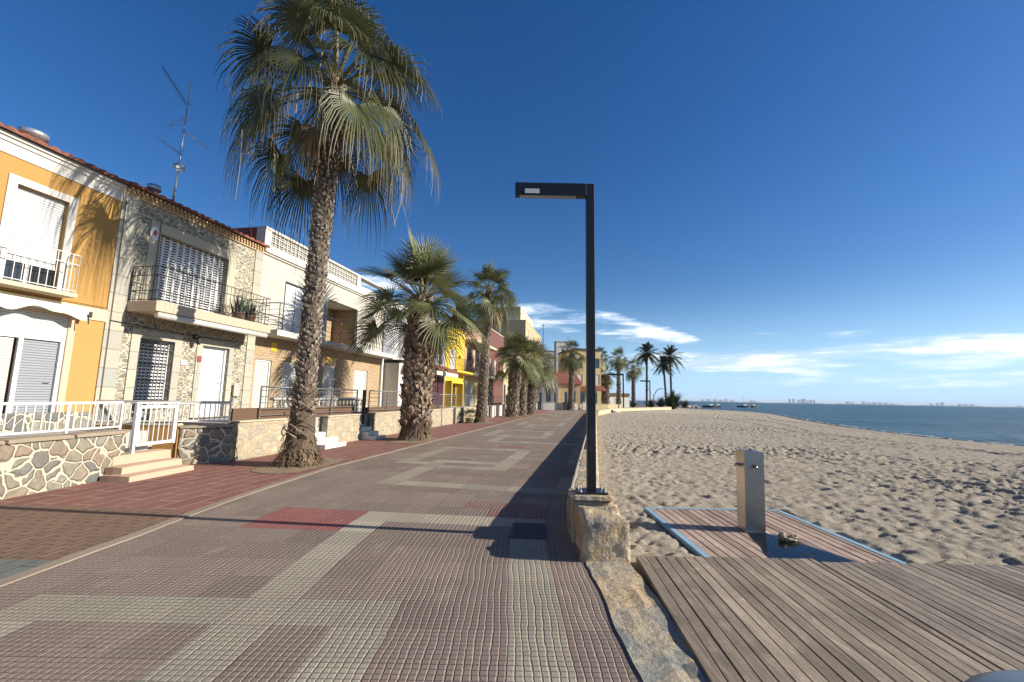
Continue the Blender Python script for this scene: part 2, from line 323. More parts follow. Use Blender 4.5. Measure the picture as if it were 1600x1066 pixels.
ju=g.mr(g.math('ABSOLUTE',g.math('SUBTRACT',g.math('FRACT',g.math('DIVIDE',sp.outputs[0],8.)),.5)),.485,.497); jv=g.mr(g.math('ABSOLUTE',g.math('SUBTRACT',g.math('FRACT',g.math('DIVIDE',sp.outputs[1],8.)),.5)),.485,.497)
colr=g.mix(g.math('MULTIPLY',g.math('MAXIMUM',ju,jv),.45),colr,(.09,.07,.06))
drift=g.noise(g.n('ShaderNodeMapping',0,i0=c,i1=(4,9,0),i3=(.16,.07,1)),1.,6,.7); colr=g.mix(g.math('MULTIPLY',g.mr(drift,.56,.70),g.math('ADD',.25,g.math('MULTIPLY',gu,.5))),colr,(.42,.35,.26))
stain=g.noise(g.n('ShaderNodeMapping',0,i0=c,i1=(40,2,0),i3=(.11,.11,1)),1.,7,.75); colr=g.mix(g.mr(stain,.60,.72,0,.4),colr,(.075,.06,.055))
g.col(colr)
g.bump(g.math('ADD',g.math('MINIMUM',hu,hv),g.math('ADD',g.math('MULTIPLY',fine2,.25),g.math('MULTIPLY',fine,.15))),.009)
me.materials.append(g.m); po=bpy.data.objects.new('promenade_paving',me); COL.objects.link(po); tag(po,kind='structure')
# kerb line
def kerbu(t): return -4.12 if t<5 else (-4.60 if t>9 else -4.12-.48*(t-5)/4)
ts=[-1+.4*k for k in range(160)]
m=MB()
for a,b in zip(ts,ts[1:]):
    ka,kb=kerbu(a),kerbu(b)
    q=[pv(a,ka-.13,.012),pv(a,ka,.012),pv(b,kb,.012),pv(b,kb-.13,.012)]; m.quad(*q); m.quad(pv(a,ka,0),pv(b,kb,0),q[2],q[1])
m_kerb=plaster('kerb concrete',(.30,.235,.175),.3); tag(m.build('kerb',m_kerb),kind='structure')
# side pavement
def sidemesh(name,mat,ta,tb,z,ua=None,ub=None,step=.4):
    m=MB(); uvs=[]; n=max(1,int((tb-ta)/step))
    for k in range(n):
        a=ta+(tb-ta)*k/n; b=ta+(tb-ta)*(k+1)/n
        la=ua if ua is not None else -11.; ra=lambda t: (ub if ub is not None else kerbu(t)-.13)
        m.quad(pv(a,la,z),pv(a,ra(a),z),pv(b,ra(b),z),pv(b,la,z)); uvs+=[(la,a),(ra(a),a),(ra(b),b),(la,b)]
    o=m.build(name,mat); u=o.data.uv_layers.new(name='UVMap'); u.data.foreach_set('uv',np.array(uvs,dtype=np.float32).ravel()); return tag(o,kind='structure')
m_redslab=bricks('red concrete slabs',.62,.31,(.26,.115,.09),(.20,.09,.072),(.40,.28,.20),.014,.004,.5,'uv',dark=(.15,.075,.06))
m_brslab=bricks('small brown pavers',.2,.1,(.25,.15,.10),(.19,.12,.08),(.07,.05,.035),.008,.008,.5,'uv',dark=(.17,.12,.075))
m_grslab=bricks('grey green pavers',.4,.2,(.17,.18,.16),(.14,.155,.14),(.05,.05,.04),.008,.005,.5,'uv')
sidemesh('side_pavement',m_redslab,-1,62,.005)
sidemesh('paver_patch',m_brslab,4.35,5.78,.010,ua=-8.2)
sidemesh('paver_strip',m_grslab,3.9,4.35,.010,ua=-8.2)
# far promenade apron + land base
m_far=plaster('far paving',(.20,.15,.13)); m=MB()
far=[P(40,9.0),P(41,10.4),(13.2,58.0,0),(19.4,66.5,0),(30.2,83.6,0),(36,95,0),(56,150,0),(10,158,0),(-60,158,0),(-60,60,0),P(40,-1)]
m.quad(*[(p[0],p[1],-.004) for p in far]); tag(m.build('plaza',m_far),kind='structure')
m_land=plaster('bare ground',(.22,.17,.12)); m=MB()
land=[(1.2,-6),(1.2,4.8),tuple(P(0,10.7))[:2],tuple(P(36,10.9))[:2],(13.2,58.4),(19.5,66.6),(30.3,83.8),(42,112),(58,152),(30,162),(-120,162),(-120,-6)]
m.quad(*[(p[0],p[1],-.03) for p in land]); tag(m.build('ground',m_land),kind='structure')
# ------------------------------------------------------------------ beach sand (displaced grid)
def vnoise(x,y,seed):
    r=np.random.RandomState(seed); tab=r.rand(256,256).astype(np.float32)
    xi=np.floor(x).astype(int);yi=np.floor(y).astype(int); fx=x-xi;fy=y-yi; fx=fx*fx*(3-2*fx);fy=fy*fy*(3-2*fy)
    a=tab[xi%256,yi%256];b=tab[(xi+1)%256,yi%256];c=tab[xi%256,(yi+1)%256];d=tab[(xi+1)%256,(yi+1)%256]
    return (a*(1-fx)+b*fx)*(1-fy)+(c*(1-fx)+d*fx)*fy
def dimples(x,y,cell,seed,dens=.8,el=1.5):
    r=np.random.RandomState(seed); tb=r.rand(5,128,128).astype(np.float32)
    X=x/cell;Y=y/cell; xi=np.floor(X).astype(int); yi=np.floor(Y).astype(int); h=np.zeros_like(x)
    for dx in(-1,0,1):
        for dy in(-1,0,1):
            cx=xi+dx;cy=yi+dy; i=cx%128;j=cy%128
            px=cx+tb[0,i,j];py=cy+tb[1,i,j]; an=tb[2,i,j]*PI; rr=.30+.28*tb[3,i,j]; on=tb[4,i,j]<dens
            ddx=X-px;ddy=Y-py; a=(ddx*np.cos(an)+ddy*np.sin(an))/el; b=-ddx*np.sin(an)+ddy*np.cos(an)
            d2=(a*a+b*b)/(rr*rr)
            h+=on*(-np.exp(-d2*1.6)+.5*np.exp(-(np.sqrt(d2)-1.45)**2*6))*(.5+.5*tb[3,i,j])
    return h
def Lb(y):
    return np.interp(y,[-3,4.7,5.2,43.3,58.5,66.6,83.8,112,125],[1.2,1.2,float(P(-2.5,10.58)[0]),8.36,13.1,19.4,30.2,42.1,47])
def Sb(y): return np.interp(y,[-3,15,21.6,26,33,40.7,50,60,70,77.7,88,100,113,125],[26,25.2,24.9,25.0,26.8,29.5,33.4,38,42.2,45,47,46.6,45.5,47.5])
ys=[2.6]; 
while ys[-1]<124: ys.append(ys[-1]+max(.026,ys[-1]*.0052))
ys=np.array(ys); NX=680
tt=np.linspace(0,1,NX)**1.25
Yg=np.repeat(ys[:,None],NX,1); L=Lb(ys)[:,None]; S=Sb(ys)[:,None]+7.0; Xg=L+(S-L)*tt[None,:]
shore=Sb(ys)[:,None]
dist=shore-Xg
dry=np.clip(dist/3.5,0,1)
base=np.where(dist>0,-.02-.25*np.exp(-np.clip(dist,0,99)/3.0),-.27+dist*.08)
wx=.25*(vnoise(Xg*2.3,Yg*2.3,31)-.5); wy=.25*(vnoise(Xg*2.3+9,Yg*2.3,32)-.5)
hz=.030*dimples(Xg+wx,Yg+wy,.28,3,.6,1.8)+.030*dimples(Xg+wy,Yg+wx,.17,5,.85,1.5)+.016*dimples(Xg-wy,Yg+wx,.10,6,.8,1.3)+.03*(vnoise(Xg*.5,Yg*.5,1)-.5)+.02*(vnoise(Xg*3.1,Yg*3.1,2)-.5)+.018*(vnoise(Xg*7.3,Yg*7.3,4)-.5)+.014*(vnoise(Xg*15,Yg*15,14)-.5)
amp=dry*(.30+.95*vnoise(Xg*.2+3,Yg*.33,9)**1.3); Zg=base-.015+hz*amp
for off,wd in ((7.5,.11),(9.1,.11),(3.2,.10)):
    tx=Sb(ys)[:,None]-off-1.2*np.sin(Yg*.09+off)-.4*np.sin(Yg*.31); dd=np.abs(Xg-tx); Zg=Zg-.030*np.exp(-(dd/wd)**2)+.014*np.exp(-((dd-2.2*wd)/wd)**2)
near=np.clip((Xg-L)/.5,0,1); Zg=Zg*near+(1-near)*(-.03)
# sand lies flat under the boardwalk and the shower mat
def rect(x0,x1,y0,y1,mm): return np.clip(np.minimum(np.minimum(Xg-x0,x1-Xg),np.minimum(Yg-y0,y1-Yg))/mm+1,0,1)
rm=np.maximum(rect(1.2,9,-3,4.62,.12),rect(2.05,4.12,4.5,6.95,.10)); Zg=Zg*(1-rm)+(-.07)*rm
me=bpy.data.meshes.new('sand'); nv=Xg.size; me.vertices.add(nv); cc=np.stack([Xg.ravel(),Yg.ravel(),Zg.ravel()],1).astype(np.float32); me.vertices.foreach_set('co',cc.ravel())
ny,nx=Xg.shape; idx=np.arange(nv).reshape(ny,nx); q=np.stack([idx[:-1,:-1],idx[:-1,1:],idx[1:,1:],idx[1:,:-1]],-1).reshape(-1,4)
me.loops.add(q.size); me.loops.foreach_set('vertex_index',q.ravel().astype(np.int32)); me.polygons.add(len(q)); me.polygons.foreach_set('loop_start',np.arange(0,q.size,4,dtype=np.int32)); me.update(calc_edges=True); me.polygons.foreach_set('use_smooth',np.ones(len(q),dtype=bool))
g=G('beach sand',.95,.1); co=g.co(); n1=g.noise(co,.8,5,.6); n2=g.noise(co,60,3,.7); n3=g.noise(co,4.5,6,.65)
c=g.mix(n1,(.43,.37,.275),(.51,.445,.345)); c=g.mix(g.mr(n2,.35,.75,0,.5),c,(.27,.215,.15)); c=g.mix(g.mr(n3,.5,.72,0,.35),c,(.25,.21,.155))
zz=g.n('ShaderNodeSeparateXYZ',None,i0=g.n('ShaderNodeTexCoord','Object')).outputs[2]; wet=g.mr(zz,-.17,-.235,0,1); c=g.mix(g.math('MULTIPLY',wet,.85),c,(.10,.08,.06)); g.col(c); g.rough(g.mr(wet,0,1,.95,.45))
bp=g.noise(g.co(scale=(1,1.3,1)),5.5,7,.78,.4); g.bump(g.math('ADD',g.math('MULTIPLY',bp,1.),g.math('MULTIPLY',n2,.10)),.075)
me.materials.append(g.m); o=bpy.data.objects.new('sand',me); COL.objects.link(o); tag(o,kind='structure')
# ------------------------------------------------------------------ sea
g=G('sea water',.3,.14); g.b.inputs['IOR'].default_value=1.33; co=g.co(scale=(.55,1,1),rot=(0,0,R(-25)))
a=g.noise(co,.55,6,.62,.3); b=g.noise(co,3.2,5,.6,.2); cc_=g.noise(g.co(scale=(.006,.05,1)),1.,6,.65); d=g.noise(g.co(scale=(.05,.16,1)),1.,4,.6)
g.col(g.mix(g.mr(cc_,.35,.65),(.012,.050,.075),(.035,.10,.13))); g.rough(.28)
g.bump(g.math('ADD',g.math('MULTIPLY',a,.8),g.math('ADD',g.math('MULTIPLY',b,.22),g.math('MULTIPLY',d,2.6))),1.1)
m=MB(); X0=-3000.
SEA=-.265
m.quad((-30000,-60,SEA),(40000,-60,SEA),(40000,40000,SEA),(-30000,40000,SEA)); tag(m.build('sea',g.m),kind='structure')
# foam line along the shore
g=G('foam',.6,.3); g.col((.8,.82,.82)); m_foam=g.m
m=MB(); rnd=random.Random(3)
yy=4.
while yy<95:
    ln=rnd.uniform(.3,1.3); 
    if rnd.random()<.72:
        n=6; top=[];bot=[]
        off=rnd.uniform(-.25,.35)
        for k in range(n+1):
            y=yy+ln*k/n; x=float(Sb(y))+off+.25*mnoise.noise((y*1.3,1.,0)); wd=.20*math.sin(PI*k/n)*rnd.uniform(.5,1.5)+.004; bot.append((x-wd*.5,y,SEA+.012)); top.append((x+wd,y,SEA+.012))
        for k in range(n): m.quad(bot[k],top[k],top[k+1],bot[k+1])
    yy+=ln
tag(m.build('foam',m_foam),'thin broken white foam along the water edge','foam',kind='stuff')
# ------------------------------------------------------------------ sea wall, pedestal, lamp
def rough_box(mb,x0,x1,y0,y1,z0,z1,st=.06,amp=.012,seed=0,bias=0.):
    """box with subdivided, noise-displaced faces (shared displacement so edges stay closed)"""
    def disp(p):
        v=Vector(p)*3.1+Vector((seed,seed*2,0)); w=Vector(p)*11.+Vector((0,seed,3))
        k=Vector((mnoise.noise(v),mnoise.noise(v+Vector((9,0,0))),mnoise.noise(v+Vector((0,9,0)))))*amp*1.6
        k2=Vector((mnoise.noise(w),mnoise.noise(w+Vector((9,0,0))),mnoise.noise(w+Vector((0,9,0)))))*amp*.8
        return Vector(p)+k+k2
    nx=max(1,round((x1-x0)/st)); ny=max(1,round((y1-y0)/st)); nz=max(1,round((z1-z0)/st))
    key={}; 
    def vid(i,j,k):
        if (i,j,k) not in key:
            p=[x0+(x1-x0)*i/nx,y0+(y1-y0)*j/ny,z0+(z1-z0)*k/nz]
            # knock the corners back
            e=sum((i in(0,nx),j in(0,ny),k==nz)); 
            if e>=2:
                c=.010*(e-1); p[0]+=c*((i==0)-(i==nx)); p[1]+=c*((j==0)-(j==ny)); p[2]-=c*(k==nz)
            key[(i,j,k)]=len(mb.v); mb.v.append(tuple(disp(p)))
        return key[(i,j,k)]
    for j in range(ny):
        for i in range(nx): mb.f.append((vid(i,j,nz),vid(i+1,j,nz),vid(i+1,j+1,nz),vid(i,j+1,nz)))
        for k in range(nz):
            mb.f.append((vid(0,j,k),vid(0,j,k+1),vid(0,j+1,k+1),vid(0,j+1,k))); mb.f.append((vid(nx,j,k),vid(nx,j+1,k),vid(nx,j+1,k+1),vid(nx,j,k+1)))
    for i in range(nx):
        for k in range(nz):
            mb.f.append((vid(i,0,k),vid(i+1,0,k),vid(i+1,0,k+1),vid(i,0,k+1))); mb.f.append((vid(i,ny,k),vid(i,ny,k+1),vid(i+1,ny,k+1),vid(i+1,ny,k)))
    return mb
WL=thing('sea_wall','long low stone wall between promenade and sand, ending in a rough block beside the black lamp','wall',P(0,0),-A)
m=MB(); rough_box(m,10.28,10.66,-2.62,2.5,-.05,.45,.07,.011,1); rough_box(m,10.28,10.66,2.5,44,-.05,.45,.16,.011,1); m.build('wall',m_sandst,WL,True)
m=MB(); rough_box(m,10.29,10.335,-2.45,44.,.447,.462,.25,.004,2); m.build('wall_edge',plaster('mortar edge',(.45,.40,.30)),WL)
m=MB(); rough_box(m,-.24,.22,-.26,.38,-.03,.42,.045,.024,5); eb=m.build('end_block',m_sandst,WL,True)
# the end block sits square to the straight first stretch of paving
s_,w_=SW(.99,4.82); eb.location=(w_,s_,0); eb.rotation_euler.z=A-R(1.5)
PD=thing('lamp_pedestal','square concrete pedestal carrying the black street lamp at the end of the low wall','pedestal',(.965,5.35,0),R(-4))
m=MB(); rough_box(m,-.235,.235,-.22,.24,-.03,.47,.06,.006,8); m.build('plinth',plaster('rough tan concrete',(.40,.31,.20),.35,.9,.02),PD,True)
m=MB(); rough_box(m,-.25,.25,-.24,.25,.47,.52,.05,.008,9); m.build('cap',m_sandst,PD)
def street_lamp(name,label,loc,rz,h,arm,scale=1.,group=None,plate=True):
    t=thing(name,label,'street lamp',loc,rz,group); w=.10*scale
    m=MB().box(-w/2,w/2,-w/2,w/2,.02,h); m.build('pole',m_black,t,bevel=.006 if plate else 0)
    m=MB().box(-arm,-w/2,-w*.52,w*.52,h-.165*scale,h+.002); m.build('lamp_arm',m_black,t,bevel=.006 if plate else 0)
    if plate:
        m=MB().box(-.17,.17,-.14,.14,0,.02); bp=m.build('base_plate',m_black,t,bevel=.003)
        for k,(x,y) in enumerate(((-.14,-.11),(.14,-.11),(-.14,.11),(.14,.11))):
            MB().tube([(x,y,.02),(x,y,.035)],.016,6).tube([(x,y,.03),(x,y,.075)],.007,6).build('bolt',m_galv,t)
        m=MB()
        for a_,b_ in (((-1,0),(1,0)),): pass
        m.add([(-.05,-.004,.02),(-.12,-.004,.02),(-.05,-.004,.09),(-.05,.004,.02),(-.12,.004,.02),(-.05,.004,.09)],[(0,1,2),(5,4,3),(0,3,4,1),(1,4,5,2)])
        MB().box(-arm+.125,-arm+.31,-w*.52-.004,-w*.52+.001,h-.145,h-.085).build('label_plate',paint('aluminium plate',(.55,.56,.55),.5),t)
        MB().box(-.035,.035,-w/2-.003,-w/2+.001,.45,.75).build('hatch',paint('black hatch',(.02,.021,.024),.5),t,bevel=.001)
        MB().box(-arm+.06,-.18,-w*.4,w*.4,h-.171,h-.163).build('light_panel',paint('lamp diffuser',(.35,.36,.36),.3),t)
    else: pass
    return t
street_lamp('street_lamp','tall black square street lamp with one arm pointing left, nearest of all lamps',(.965,5.33,.522),R(0),3.81,.96)
# flagstone border in front of the block
m=MB(); n=26
grid=[[(.775+.435*i/6+.015*mnoise.noise((i*3.,j*.9,1)) *(1 if i in(0,6) else 0)+.01*math.sin(j*.7), 1.2+3.4*j/n, .012+.022*mnoise.noise((i*.9,j*.55,4.))*(i not in(0,))) for i in range(7)] for j in range(n+1)]
for j in range(n):
    for i in range(6): m.quad(grid[j][i],grid[j][i+1],grid[j+1][i+1],grid[j+1][i])
    a,b=grid[j][6],grid[j+1][6]; m.quad(a,(a[0],a[1],-.1),(b[0],b[1],-.1),b)
tag(m.build('stone_border',m_flag,smooth=True),kind='structure')
# manhole cover
g=G('cast iron',.75,.3,.0); g.col((.09,.082,.075)); m_cast=g.m
mh=thing('manhole_cover','dark iron manhole cover set in the shaded paving beside the wall end','manhole cover',(.24,5.58,.004),R(-4))
MB().box(-.21,.21,-.31,.31,-.01,.006).build('frame',m_cast,mh,bevel=.003)
m=MB(); 
m.box(-.185,.185,-.28,.28,.006,.010)
for i in range(9):
    for j in range(13): m.box(-.17+.04*i,-.15+.04*i,-.26+.042*j,-.24+.042*j,.010,.014)
m.build('lid',m_cast,mh)
# ------------------------------------------------------------------ boardwalk, shower mat, shower
def wood(name,c,c2,rot=0,gloss=.8):
    g=G(name,gloss,.25); co=g.co(scale=(9,.5,9),rot=(0,0,rot)); n1=g.noise(co,5,7,.65,.3); n2=g.noise(g.co(),1.6,5,.6); n3=g.noise(g.co(scale=(1,.35,1)),16,5,.7)
    isl=g.n('ShaderNodeVertexColor','Color',{'layer_name':'Col'}); bw=g.n('ShaderNodeSeparateColor',0,i0=isl)
    c_=g.mix(g.mr(n1,.3,.7),c,c2); c_=g.mix(g.mr(n2,.42,.7,0,.5),c_,pc(g,c,.6)); sp_n=g.noise(g.co(),55,3,.7); c_=g.mix(g.mr(sp_n,.45,.75,0,.4),c_,pc(g,c,.55)); c_=g.mix(g.mr(n3,.52,.75,0,.5),c_,pc(g,c2,1.5)); c_=g.mix(1.,c_,g.n('ShaderNodeCombineColor',0,i0=bw,i1=bw,i2=bw),'MULTIPLY'); g.col(c_)
    g.bump(g.math('ADD',n1,g.math('MULTIPLY',n3,.5)),.004); return g.m
def planks(name,parent,mat,x0,x1,y0,y1,pitch,gap,z0,z1,skew=0.,seed=0,screws=False):
    m=MB(); rnd=random.Random(seed); cols=[]; x=x0
    while x<x1-.03:
        w=min(pitch-gap,x1-x); k=rnd.uniform(.70,1.2); dz=rnd.uniform(-.003,.003); ya=y0+rnd.uniform(-.012,.012); yb=y1+rnd.uniform(-.014,.014); n0=len(m.v)
        d0=math.tan(skew)*(ya-y1); d1=math.tan(skew)*(yb-y1)
        m.add([(x+d0,ya,z0),(x+w+d0,ya,z0),(x+d1,yb,z0),(x+w+d1,yb,z0),(x+d0,ya,z1+dz),(x+w+d0,ya,z1+dz),(x+d1,yb,z1+dz),(x+w+d1,yb,z1+dz)],[(0,2,3,1),(4,5,7,6),(0,1,5,4),(1,3,7,5),(3,2,6,7),(2,0,4,6)])
        cols+=[(k,k,k)]*8
        if screws:
            for sy in (1.235,2.335,3.435,4.435):
                for fx_ in (.5,):
                    q=(x+w*fx_+math.tan(skew)*(sy-y1),sy+rnd.uniform(-.012,.012)); rr_=.0045; m.add([(q[0]-rr_,q[1]-rr_,z1+dz+.0012),(q[0]+rr_,q[1]-rr_,z1+dz+.0012),(q[0]+rr_,q[1]+rr_,z1+dz+.0012),(q[0]-rr_,q[1]+rr_,z1+dz+.0012)],[(0,1,2,3)]); cols+=[(.12,.11,.10)]*4
        x+=pitch
    return m.build(name,mat,parent,colors=cols,bevel=.004)
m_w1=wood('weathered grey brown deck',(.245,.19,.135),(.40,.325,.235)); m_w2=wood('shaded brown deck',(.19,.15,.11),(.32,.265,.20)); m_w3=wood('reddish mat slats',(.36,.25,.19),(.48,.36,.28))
BW=thing('boardwalk','weathered grey brown plank boardwalk running from the promenade onto the sand','boardwalk')
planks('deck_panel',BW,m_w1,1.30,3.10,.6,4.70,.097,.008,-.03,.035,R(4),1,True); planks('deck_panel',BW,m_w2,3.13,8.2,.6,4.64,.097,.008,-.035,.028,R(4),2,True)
m=MB()
for y in (1.2,2.3,3.4,4.4): m.box(1.35,8.1,y,y+.07,-.12,-.036)
m.build('joist',m_w2,BW,colors=[(.5,.5,.5)]*len(m.v)); 
m=MB().box(1.215,8,.5,4.64,-.14,-.125); m.build('underlay',m_dgrey,BW)
MT=thing('shower_mat','reddish slatted wooden mat edged with blue strips under the beach shower','mat')
planks('slats',MT,m_w3,2.12,4.02,4.74,6.86,.108,.016,-.06,-.012,0,5)
m_blue=plaster('worn blue strip',(.26,.42,.52),.45); 
MB().box(2.045,2.115,4.73,6.9,-.06,-.006).build('edge_strip',m_blue,MT,bevel=.003); MB().box(4.03,4.10,4.66,6.9,-.06,-.006).build('edge_strip',m_blue,MT,bevel=.003)
MB().box(2.118,4.027,6.865,6.92,-.06,-.007).build('edge_strip',m_blue,MT,bevel=.003)
MB().box(2.05,4.1,4.70,6.9,-.075,-.062).build('backing',m_dgrey,MT)
g=G('wet film'); gl=g.n('ShaderNodeBsdfGlossy',0,Color=(.9,.9,.9),Roughness=.08); tr_=g.n('ShaderNodeBsdfTransparent',0,Color=(.50,.46,.43)); lw=g.n('ShaderNodeFresnel',0,IOR=1.24)
ms=g.t.nodes.new('ShaderNodeMixShader'); g.t.links.new(g.math('MULTIPLY',lw,g.mr(g.noise(g.co(),5,4,.6),.3,.55,.75,1.)),ms.inputs[0]); g.t.links.new(tr_,ms.inputs[1]); g.t.links.new(gl,ms.inputs[2]); g.t.links.new(ms.outputs[0],g.t.nodes['Material Output'].inputs[0]); m_wet=g.m
m=MB(); wet=[(2.72,4.745),(3.62,4.745),(3.55,4.95),(3.42,5.25),(3.32,5.6),(3.2,5.72),(3.0,5.74),(2.92,5.5),(2.86,5.2),(2.76,4.95)]
m.quad(*[(x,y,-.0065) for x,y in wet]); tag(m.build('puddle',m_wet),kind='structure')
SH=thing('beach_shower','square stainless steel foot shower column with two taps on the wooden mat','shower',(3.09,5.83,-.012),R(-4))
# local: square column .2, slightly open crown at the top
h=.985; a=.120
m=MB(); 
for (x0,y0),(x1,y1) in (((-a,-a),(a,-a)),((a,-a),(a,a)),((a,a),(-a,a)),((-a,a),(-a,-a))): m.quad((x0,y0,0),(x1,y1,0),(x1,y1,h),(x0,y0,h))
m.quad((-a,-a,h-.05),(a,-a,h-.05),(a,a,h-.05),(-a,a,h-.05)); b=a-.012
for (x0,y0),(x1,y1) in (((-a,-a),(a,-a)),((a,-a),(a,a)),((a,a),(-a,a)),((-a,a),(-a,-a))):
    k=b/a; m.quad((x0,y0,h),(x1,y1,h),(x1*k,y1*k,h),(x0*k,y0*k,h)); m.quad((x1*k,y1*k,h-.05),(x0*k,y0*k,h-.05),(x0*k,y0*k,h),(x1*k,y1*k,h))
m.build('column',m_steel,SH)
m=MB()
for i in range(3): m.box(-b,b,-b+.05+.06*i,-b+.062+.06*i,h-.049,h+.006)
m.box(-.006,.006,-b,b,h-.048,h+.012); m.build('top_grille',m_galv,SH)
def tap(rz):
    m=MB(); pts=[(0,-a,.80),(0,-a-.03,.815),(0,-a-.055,.81),(0,-a-.07,.785)]; m.tube(pts,[.018,.018,.016,.013],10); o=m.build('tap',m_steel,SH,True); o.rotation_euler.z=rz; return o
tap(0); tap(R(-90)); SH.rotation_euler=(0,R(1.6),R(-4))
MB().box(-a-.01,a+.01,-a-.01,a+.01,0,.012).build('base_flange',m_steel,SH)
g=G('pale driftwood stone',.9); n1=g.noise(g.co(),18,5,.7); g.col(g.mix(g.mr(n1,.4,.6),(.20,.15,.09),(.55,.48,.33))); g.bump(n1,.03); m_rock=g.m
m=MB(); m.blob((0,0,.035),(.10,.05,.045),14,9,.5,3); m.blob((.07,-.01,.025),(.06,.04,.03),12,7,.6,8); tag(m.build('stone',m_rock,smooth=False,loc=(3.29,5.42,-.012)),'small pitted pale stone lying on the mat right of the shower','stone')
# litter bin at the lower right
BN=thing('litter_bin','grey domed litter bin lid at the bottom right corner by the boardwalk','bin',(1.385,1.005,.035))
m=MB().lathe([(.24,0),(.27,.02),(.29,.7),(.29,.80)],28); m.build('body',m_dgrey,BN,True)
m=MB().lathe([(.305,.79),(.315,.815),(.312,.84),(.27,.868),(.16,.886),(.02,.892)],32); m.build('lid',paint('blue grey lid',(.13,.16,.19),.35),BN,True)
m=MB().lathe([(.295,.74),(.318,.76),(.318,.805),(.30,.812)],32); m.build('rim',paint('black rubber rim',(.015,.015,.015),.6),BN,True)
# seaweed wrack along the water line and small shells and pebbles on the sand
rnd=random.Random(21); m=MB()
for k in range(900):
    y=5+95*rnd.random()**1.3; x=float(Sb(y))-abs(rnd.gauss(.25,.35))-.15; r_=rnd.uniform(.03,.12); z=-.02-.25*math.exp(-max(0,float(Sb(y))-x)/3.)
    m.add([(x+r_*rnd.uniform(.4,1)*math.cos(a_),y+r_*2*rnd.uniform(.4,1)*math.sin(a_),z+.005) for a_ in (0,1.3,2.5,3.8,5.1)]+[(x,y,z+.03)],[(i,(i+1)%5,5) for i in range(5)])
g=G('dry seaweed',.95); g.col((.085,.062,.04)); tag(m.build('seaweed',g.m),'dark line of dry seaweed bits along the water edge','seaweed',kind='stuff')
m=MB()
for k in range(700):
    y=2.8+22*rnd.random()**1.5; x=float(Lb(y))+.3+rnd.random()*(16 if y>7 else 8)
    if x<9 and y<4.8 or (2<x<4.2 and y<7): continue
    r_=rnd.uniform(.004,.016); m.blob((x,y,.004),(r_,r_,r_*.7),5,3,.4,k)
g=G('pebbles',.8); n1=g.noise(g.co(),7,2); g.col(g.mix(g.mr(n1,.4,.6),(.16,.13,.10),(.62,.58,.50))); tag(m.build('pebbles',g.m),'tiny shells and pebbles scattered on the near sand','pebbles',kind='stuff')
# ------------------------------------------------------------------ garden walls / steps / rails
def local(name,label,cat,s=0.,w=0.,group=None,z=0.): return thing(name,label,cat,P(s,w,z),-A,group)
# wall 1 (world aligned, turned 2 deg)
W1=thing('garden_wall','rubble stone garden wall with thick white pointing under the white railing, nearest at far left','wall',(-7.35,6.58,0),R(-2))
m=MB(); rough_box(m,-.28,0,-4,1.93,-.05,.80,.08,.008,3); m.build('wall',m_rubwall,W1,True)
m=MB()
for k in range(6): rough_box(m,-.31,.035,-4+.99*k,-4+.99*k+.975,.80,.87,.2,.003,k)
m.build('coping',m_capst,W1)
def railing(mb,pts,z0,z1,bar=.12,rb=.010,top=.04,post_every=1.0,posts=True,zb=None):
    zb=zb or z0+.10
    for a_,b_ in zip(pts,pts[1:]):
        a_=Vector((*a_,0));b_=Vector((*b_,0)); L=(b_-a_).length; n=max(1,round(L/bar))
        mb.beam(a_+Vector((0,0,z1-top/2)),b_+Vector((0,0,z1-top/2)),top); mb.beam(a_+Vector((0,0,zb)),b_+Vector((0,0,zb)),top*.75)
        for k in range(1,n): p=a_.lerp(b_,k/n); mb.beam(p+Vector((0,0,zb)),p+Vector((0,0,z1-top*.9)),rb*2)
        np_=max(1,round(L/post_every))
        if posts:
            for k in range(np_+1): p=a_.lerp(b_,k/np_); mb.beam(p+Vector((0,0,z0)),p+Vector((0,0,z1-top)),top*.95)
RL=thing('white_railing','white metal railing with thin bars on top of the nearest rubble wall','railing',(-7.35,6.58,0),R(-2))
m=MB(); railing(m,[(-.13,-4),(-.13,1.88)],.872,1.40,.125,.009,.042,.98,zb=.93); m.build('rails',m_wpaint,RL,bevel=.004)
# gate
GT=thing('garden_gate','white metal garden gate with vertical bars above the pinkish steps','gate',(-7.29,8.66,.27),R(-3))
MB().beam((0,0,-.02),(0,0,1.08),.06).build('post',m_wpaint,GT,bevel=.004); MB().beam((0,.96,.24),(0,.96,1.08),.05).build('post',m_wpaint,GT,bevel=.004)
m=MB(); m.beam((0,.05,1.02),(0,.94,1.02),.06).beam((0,.05,.29),(0,.94,.29),.06).beam((0,.06,.29),(0,.06,1.02),.05).beam((0,.92,.29),(0,.92,1.02),.05)
for k in range(1,7): m.beam((0,.06+.86*k/7,.3),(0,.06+.86*k/7,1.0),.016)
m.build('leaf',m_wpaint,GT,bevel=.003)
MB().tube([(.03,.10,.90),(.07,.10,.90),(.07,.18,.90)],.008,6).box(.02,.035,.08,.12,.82,.94).build('handle',m_galv,GT)
MB().beam((0,-.03,1.10),(0,.99,1.10),.035).build('top_rail',m_wpaint,GT)
ST=thing('entrance_steps','pinkish stone steps in front of the white garden gate','steps',(-7.0,7.98,0),R(-6))
rough_box(MB(),-.28,.33,0,1.42,-.02,.115,.2,.002,1).build('step',m_steptile,ST); rough_box(MB(),-.30,.06,.10,1.40,.10,.245,.2,.002,2).build('step',m_steptile,ST)
rough_box(MB(),-.75,-.3,.25,1.5,.0,.41,.2,.002,4).build('step',m_steptile,ST); rough_box(MB(),-1.25,-.76,.25,1.5,.0,.57,.2,.002,4).build('step',m_greypl,ST)
